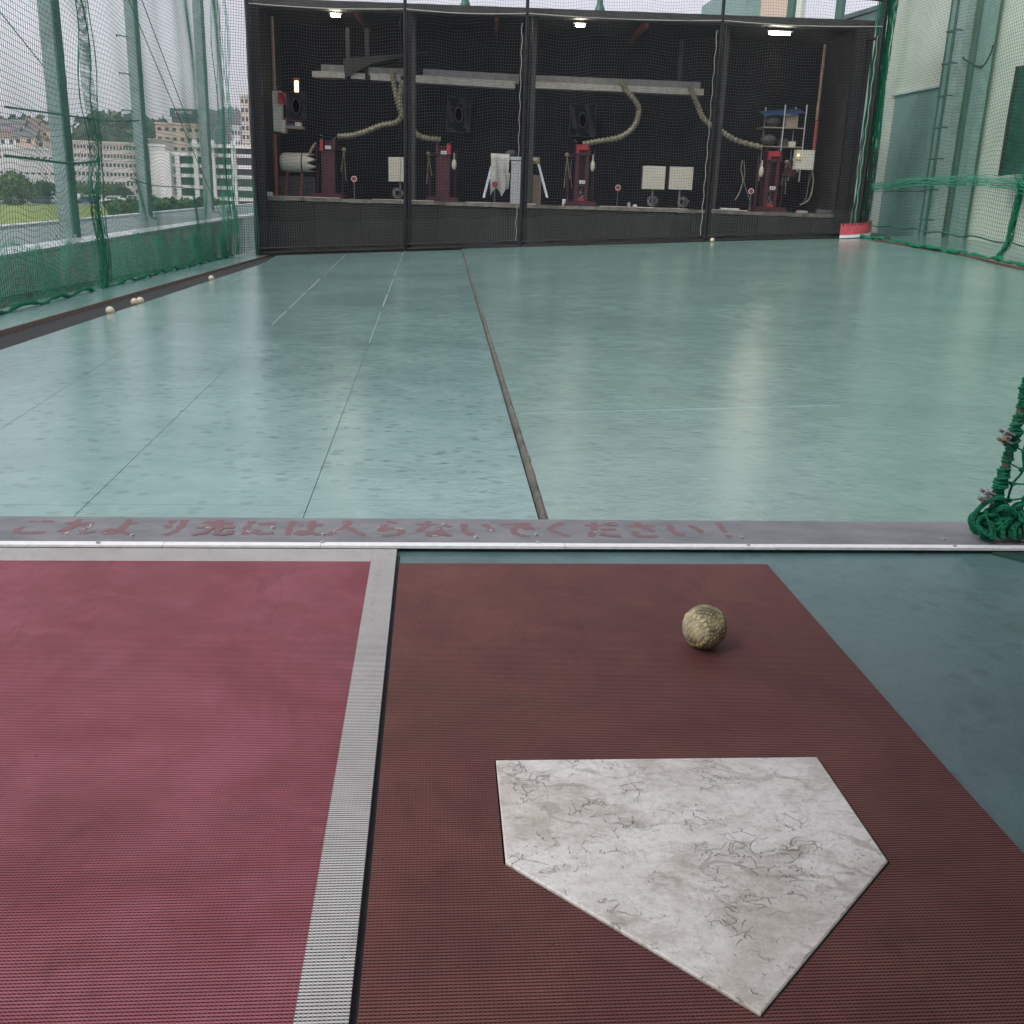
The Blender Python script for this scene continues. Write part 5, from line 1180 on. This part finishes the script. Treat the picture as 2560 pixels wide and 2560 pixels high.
CL = ['white van parked leftmost beside the big round tree', 'black car parked right of the white van, before the lawn', 'white car behind the black car, left of the nearest pillar', 'grey car parked just left of the nearest pillar', 'white van partly behind the nearest pillar', 'white van just right of the nearest pillar', 'dark blue car right of the nearest pillar', 'white car left of the net seam', 'pale van behind the net seam', 'black car just right of the net seam', 'white car right of the net seam, nearer the lawn', 'white car farthest right before the dark tree', 'white car beside the middle pillar', 'grey car at the left picture edge under the big tree']
for k, (px, py, ci, van) in enumerate(CARS): car(px, py, ci, van, radians((0, 5, 180, -8, 0, 90, 175, 3)[k % 8]), CL[k])
for k, (px, y0, y1) in enumerate(((303, 500, 472), (62, 508, 445), (121, 505, 446))):
    b = gnd(px, y0); tp_ = far(px, y1, Vector((b.x, b.y)).length); t = thing('street_lamp', ['white street lamp left of the middle pillar', 'thin pole before the long pale building', 'pole with a small yellow sign before the long pale building'][k], 'lamp' if k == 0 else 'pole', tuple(b))
    MB().tube([b, Vector((b.x, b.y, tp_.z))], .09, 6).build('pole', M['white'] if k == 0 else M['grey_metal'], t)
    MB().box(b.x - .35, b.x + .35, b.y - .15, b.y + .15, tp_.z, tp_.z + .3).build('head', M['white'] if k == 0 else (M['yellow'] if k == 2 else M['grey_metal']), t)
# hill and houses on it
def hill(name, pts, dist, mt, dep=160, n=2600, seed=3, size=2.2):
    top = [far(x, y, dist) for x, y in pts]; m = MB(); vs = []
    for p in top:
        d2 = Vector((p.x, p.y, 0)).normalized(); vs += [Vector((p.x, p.y, GZ)) - d2 * 40, Vector((p.x, p.y, max(GZ + 1, p.z - 2))), Vector((p.x, p.y, GZ)) + d2 * dep]
    m.add(vs, [(3 * i + j, 3 * i + 3 + j, 3 * i + 4 + j, 3 * i + 1 + j) for i in range(len(top) - 1) for j in (0, 1)])
    tag(m.build(name, mt), kind='structure')
    g = np.random.default_rng(seed); C = []
    for k in range(n):
        i = g.integers(0, len(top) - 1); f = g.random(); t_ = g.random() ** .6; p = top[i].lerp(top[i + 1], f); d2 = Vector((p.x, p.y, 0)).normalized()
        C.append(tuple(Vector((p.x, p.y, GZ + (p.z - GZ) * t_)) - d2 * (40 * (1 - t_) + g.random() * 3)))
    C = np.array(C); nl = 5; C = np.repeat(C, nl, 0) + g.normal(size=(n * nl, 3)) * size * .8; N = len(C)
    t1 = g.normal(size=(N, 3)); t1 /= np.linalg.norm(t1, axis=1)[:, None]; t2 = np.cross(t1, g.normal(size=(N, 3))); t2 /= np.linalg.norm(t2, axis=1)[:, None]
    V = np.stack([C - t1 * size, C - t2 * size * .6, C + t1 * size, C + t2 * size * .6], 1).reshape(-1, 3)
    tag(fast('forest', V, np.arange(4 * N).reshape(-1, 4), mt), kind='stuff')
hill('wooded_hill', [(165, 375), (195, 355), (215, 320), (240, 306), (275, 302), (320, 305), (360, 312), (395, 325), (425, 360)], 520, M['leaf2'])
M['leaf_hazed'] = mat('leaf_haze_tint', (.05, .085, .085), .8, col2=(.07, .11, .105), scale=.1)  # far leaves tinted blue: distance haze put into their colour
hill('far_ridge', [(480, 330), (520, 300), (560, 292), (620, 300), (700, 330)], 1200, M['leaf_hazed'], n=1500, size=5)
hill('left_hill', [(-60, 345), (-20, 322), (30, 316), (70, 318), (110, 326), (170, 352), (200, 375)], 480, M['leaf2'], n=1500, seed=5)
WIN = mat('dark_window', (.05, .065, .07), .2, var=.2, scale=.5)
HC = [mat('house_wall_cream', (.72, .62, .53), .8, var=.08, scale=.2), mat('house_wall_white', (.80, .77, .74), .8, var=.08, scale=.2), mat('house_wall_tan', (.68, .54, .42), .8, var=.08, scale=.2)]
RC = [mat('house_roof_grey', (.16, .16, .17), .7, var=.15, scale=.5), mat('house_roof_brown', (.20, .12, .09), .7, var=.15, scale=.5)]
HS = [(5, 334), (22, 329), (40, 333), (55, 326), (72, 334), (88, 330), (104, 337), (12, 350), (34, 349), (58, 350), (80, 352), (108, 350), (122, 345), (26, 363), (68, 366), (100, 365)]
HPOS = ['top left', 'top, second from the left', 'top, under the ridge', 'highest on the ridge', 'top, right of the highest', 'top, nearest the pillar but one', 'top, nearest the pillar', 'middle row, leftmost', 'middle row, second', 'middle row, third', 'middle row, fourth', 'middle row, before the pillar', 'beside the pillar edge', 'lowest row, left', 'lowest row, middle', 'lowest row, right']
for k, (px, py) in enumerate(HS):
    p = far(px, py, 425 - (py - 325) * .6); w2 = 2.6 + (k * 7 % 5) * .35; h_ = 3.0 + (k % 3); c_ = HC[k % 3]
    t = thing('hill_house', ['cream', 'white', 'tan'][k % 3] + ' house with ' + ['grey', 'brown'][k % 2] + ' roof on the left hillside, ' + HPOS[k], 'house', tuple(p), 'houses on the left hillside')
    x, y, z = p; MB().box(x - w2, x + w2, y - 2.5, y + 2.5, z - 4, z + h_ * .6).build('wall', c_, t)
    zr = z + h_ * .6; MB().add([(x - w2 - .3, y - 2.9, zr), (x + w2 + .3, y - 2.9, zr), (x + w2 + .3, y + 2.9, zr), (x - w2 - .3, y + 2.9, zr), (x - w2 - .3, y, zr + 1.5), (x + w2 + .3, y, zr + 1.5)], [(0, 1, 5, 4), (2, 3, 4, 5), (0, 4, 3), (1, 2, 5), (3, 2, 1, 0)]).build('roof', RC[k % 2], t)
    for sx in (-.5, .45): MB().box(x + sx * w2 - .6, x + sx * w2 + .6, y - 2.56, y - 2.49, zr - 2.0, zr - .7).build('window', WIN, t)
# buildings: front facades at chosen distances, with real depth
def facade(px0, px1, ytop, dist, depth, mt, name, label, rows=0, cols_=0, wfrac=(.55, .5), roof=None, zbase=GZ, top_margin=.12, cat='building'):
    a, b = far(px0, ytop, dist), far(px1, ytop, dist); zt_ = (a.z + b.z) / 2; d = (b - a); d.z = 0; W = d.length; d.normalize(); nrm = Vector((-d.y, d.x, 0))
    t = thing(name, label, cat, (a.x, a.y, zbase))
    P = lambda u, v, z: Vector((a.x, a.y, 0)) + d * u + nrm * v + Vector((0, 0, z))
    def bx(u0, u1, v0, v1, z0, z1): return MB().hexa([P(u0, v0, z0), P(u1, v0, z0), P(u1, v1, z0), P(u0, v1, z0), P(u0, v0, z1), P(u1, v0, z1), P(u1, v1, z1), P(u0, v1, z1)])
    bx(0, W, 0, depth, zbase, zt_).build('wall', mt, t)
    bx(-.2, W + .2, -.2, depth + .2, zt_ + .002, zt_ + .5).build('roof', roof or mt, t)
    hh = (zt_ - zbase)
    for r in range(rows):
        for c_ in range(cols_):
            cw = W / cols_; ch = hh / rows; u = (c_ + .5) * cw; z = zt_ - (r + .5) * ch
            bx(u - cw * wfrac[0] / 2, u + cw * wfrac[0] / 2, -.04, .05, z - ch * wfrac[1] / 2, z + ch * wfrac[1] / 2).build('window', WIN, t)
    return t, P, bx, W, zt_
facade(-60, 132, 372, 330, 30, HC[1], 'long_building', 'long pale pinkish building behind the big round tree', 3, 12, (.5, .12))
facade(165, 345, 357, 400, 30, HC[0], 'apartment_building', 'long tan apartment block below the wooded hill', 6, 22, (.6, .4))
facade(150, 330, 400, 360, 20, HC[1], 'apartment_building', 'lower pale apartment block before the long tan one', 4, 18, (.6, .4))
t, P, bx, W, zt_ = facade(388, 500, 312, 330, 25, HC[2], 'sign_building', 'tall tan building carrying a dark rooftop sign', 8, 6, (.5, .35))
# rooftop frame and sign
t2 = thing('rooftop_sign', 'dark rooftop sign board with a row of white characters', 'sign', tuple(P(W * .3, 3, zt_)))
zs = far(460, 306, 330).z; zm = far(460, 292, 330).z; zq = far(460, 270, 330).z
u0 = (426 - 388) / 112 * W; u1 = (497 - 388) / 112 * W
MB_sign = bx(u0, u1, 3, 4.2, zm, zq); MB_sign.build('sign_board', M['pillar_d'], t2)
bx(u0 + .5, u1 - .5, 3.2, 8, zt_ + .51, zm - .01).build('plant_room', M['dkgrey'], t2)
gl = [[(0, 0, .2, 1), (.5, 0, .7, 1), (0, .4, 1, .6), (.2, .75, .9, .95)], [(.4, 0, .6, 1), (0, .5, 1, .7)], [(0, .0, 1, .18), (0, .42, 1, .6), (0, .8, 1, 1), (.1, 0, .3, 1)], [(0, .8, 1, 1), (.4, 0, .6, 1), (0, .35, 1, .5)], [(.4, .0, .65, 1), (0, .62, 1, .8)], [(0, .5, 1, .68), (.7, 0, .95, 1)], [(0, .78, 1, 1), (0, 0, 1, .16), (0, .4, .9, .55), (.7, .2, .95, .9)]]
gw = (u1 - u0) * .58 / 7; gx = u0 + (u1 - u0) * .2; zc0 = zm + (zq - zm) * .42; zc1 = zm + (zq - zm) * .72
for k, g_ in enumerate(gl):
    m = MB()
    for (a0, b0_, a1, b1_) in g_:
        x0, x1 = gx + gw * (k + a0 * .86), gx + gw * (k + a1 * .86); m.hexa([P(x0, 2.9, zc0 + (zc1 - zc0) * b0_), P(x1, 2.9, zc0 + (zc1 - zc0) * b0_), P(x1, 2.99, zc0 + (zc1 - zc0) * b0_), P(x0, 2.99, zc0 + (zc1 - zc0) * b0_), P(x0, 2.9, zc0 + (zc1 - zc0) * b1_), P(x1, 2.9, zc0 + (zc1 - zc0) * b1_), P(x1, 2.99, zc0 + (zc1 - zc0) * b1_), P(x0, 2.99, zc0 + (zc1 - zc0) * b1_)])
    m.build('sign_character', M['white'], t2)
facade(372, 432, 352, 300, 22, M['rail_b'], 'annex_building', 'plain grey-beige annex left of the parking building', 2, 1, (.0, .0))
facade(372, 412, 366, 280, 10, HC[1], 'annex_building', 'pale blank block in front of the annex', 0, 0)
# parking building with open decks
a_, b_ = far(428, 380, 270), far(640, 388, 262); d = b_ - a_; d.z = 0; W = d.length; d.normalize(); nrm = Vector((-d.y, d.x, 0))
pk = thing('parking_building', 'white parking building with open decks and columns before the sign building', 'building', (a_.x, a_.y, GZ))
P = lambda u, v, z: Vector((a_.x, a_.y, 0)) + d * u + nrm * v + Vector((0, 0, z))
def bx(u0, u1, v0, v1, z0, z1): return MB().hexa([P(u0, v0, z0), P(u1, v0, z0), P(u1, v1, z0), P(u0, v1, z0), P(u0, v0, z1), P(u1, v0, z1), P(u1, v1, z1), P(u0, v1, z1)])
zl = [far(460, y, 270).z for y in (384, 412, 437, 465, 492)]
for z in zl: bx(0, W, 0, 18, z - .55, z + .25).build('deck', HC[1], pk)
bx(0, W, 3, 17, GZ, zl[0]).build('inner_wall', mat('deck_shade_glass', (.06, .10, .09), .3, var=.3, scale=.3), pk)
bx(-4.5, -.01, -1, 16, GZ, zl[0] + .4).build('stair_tower', HC[1], pk)
for px in (437, 492, 543, 603):
    u = (far(px, 400, 268) - a_).dot(d); bx(u - .55, u + .55, -.3, -.01, GZ, zl[0] + (3.2 if px > 480 else 0)).build('column', HC[1], pk)
for px in (470, 487, 520, 565):
    u = (far(px, 400, 268) - a_).dot(d); bx(u - .1, u + .1, 2.85, 2.99, GZ, zl[0]).build('mullion', M['pillar'], pk)
zr_ = far(500, 362, 268).z; u0 = (far(475, 400, 268) - a_).dot(d); bx(u0, W + 2, -1, 18, zr_ - .6, zr_ + .2).build('roof', HC[1], pk); bx(u0 + 2, W, 4, 16, zl[0] + .26, zr_ - .61).build('top_glass', M['glass'], pk)
facade(578, 600, 318, 330, 12, HC[1], 'apartment_building', 'narrow white apartment block right of the farthest pillar', 7, 3, (.6, .4))
facade(600, 640, 242, 330, 14, HC[0], 'apartment_building', 'tall cream apartment tower beside the black frame post', 12, 4, (.6, .45))
# building seen over the roof at the right
p = atY(1880, 40, 60)
bb = thing('back_building', 'teal and tan building showing above the roof at the right', 'building', (p.x, 60, GZ))
x0, x1 = atY(1862, 30, 60).x, atY(1960, 30, 60).x; MB().box(x0, x1, 60, 70, GZ, atY(1900, -60, 60).z).build('wall', M['panel_teal'], bb); MB().box(atY(1900, 30, 60).x, x1 + .5, 59.5, 59.99, GZ, atY(1900, -20, 60).z).build('tan_bay', HC[2], bb)
x0, x1 = atY(2118, 50, 40).x, atY(2240, 50, 40).x
rb = thing('lean_to_roof', 'teal sloping roof behind the right corner of the frame', 'building', (x0, 40, GZ)); m = MB(); zA, zB = atY(2118, 52, 40).z, atY(2230, 8, 40).z
m.hexa([(x0, 40, GZ), (x1, 40, GZ), (x1, 46, GZ), (x0, 46, GZ), (x0, 40, zA), (x1, 40, zB), (x1, 46, zB), (x0, 46, zA)]); m.build('wall', M['panel_teal'], rb)
m = MB(); m.hexa([(x0 - .2, 39.7, zA), (x1, 39.7, zB), (x1, 46, zB), (x0 - .2, 46, zA), (x0 - .2, 39.7, zA + .15), (x1, 39.7, zB + .15), (x1, 46, zB + .15), (x0 - .2, 46, zA + .15)]); m.build('roof', M['pillar_d'], rb)

hz = bpy.data.materials.new('haze'); hz.use_nodes = True; hn = hz.node_tree.nodes; hn.clear()
ho = hn.new('ShaderNodeOutputMaterial'); pv = hn.new('ShaderNodeVolumePrincipled'); pv.inputs['Color'].default_value = (.93, .94, .97, 1); pv.inputs['Density'].default_value = .00035
hz.node_tree.links.new(pv.outputs[0], ho.inputs['Volume'])
tag(MB().box(-1600, 1000, -30, 2600, GZ - 1.5, 120).build('haze', hz), kind='stuff')
for o in COL.objects:
    if '_o' in o: del o['_o']
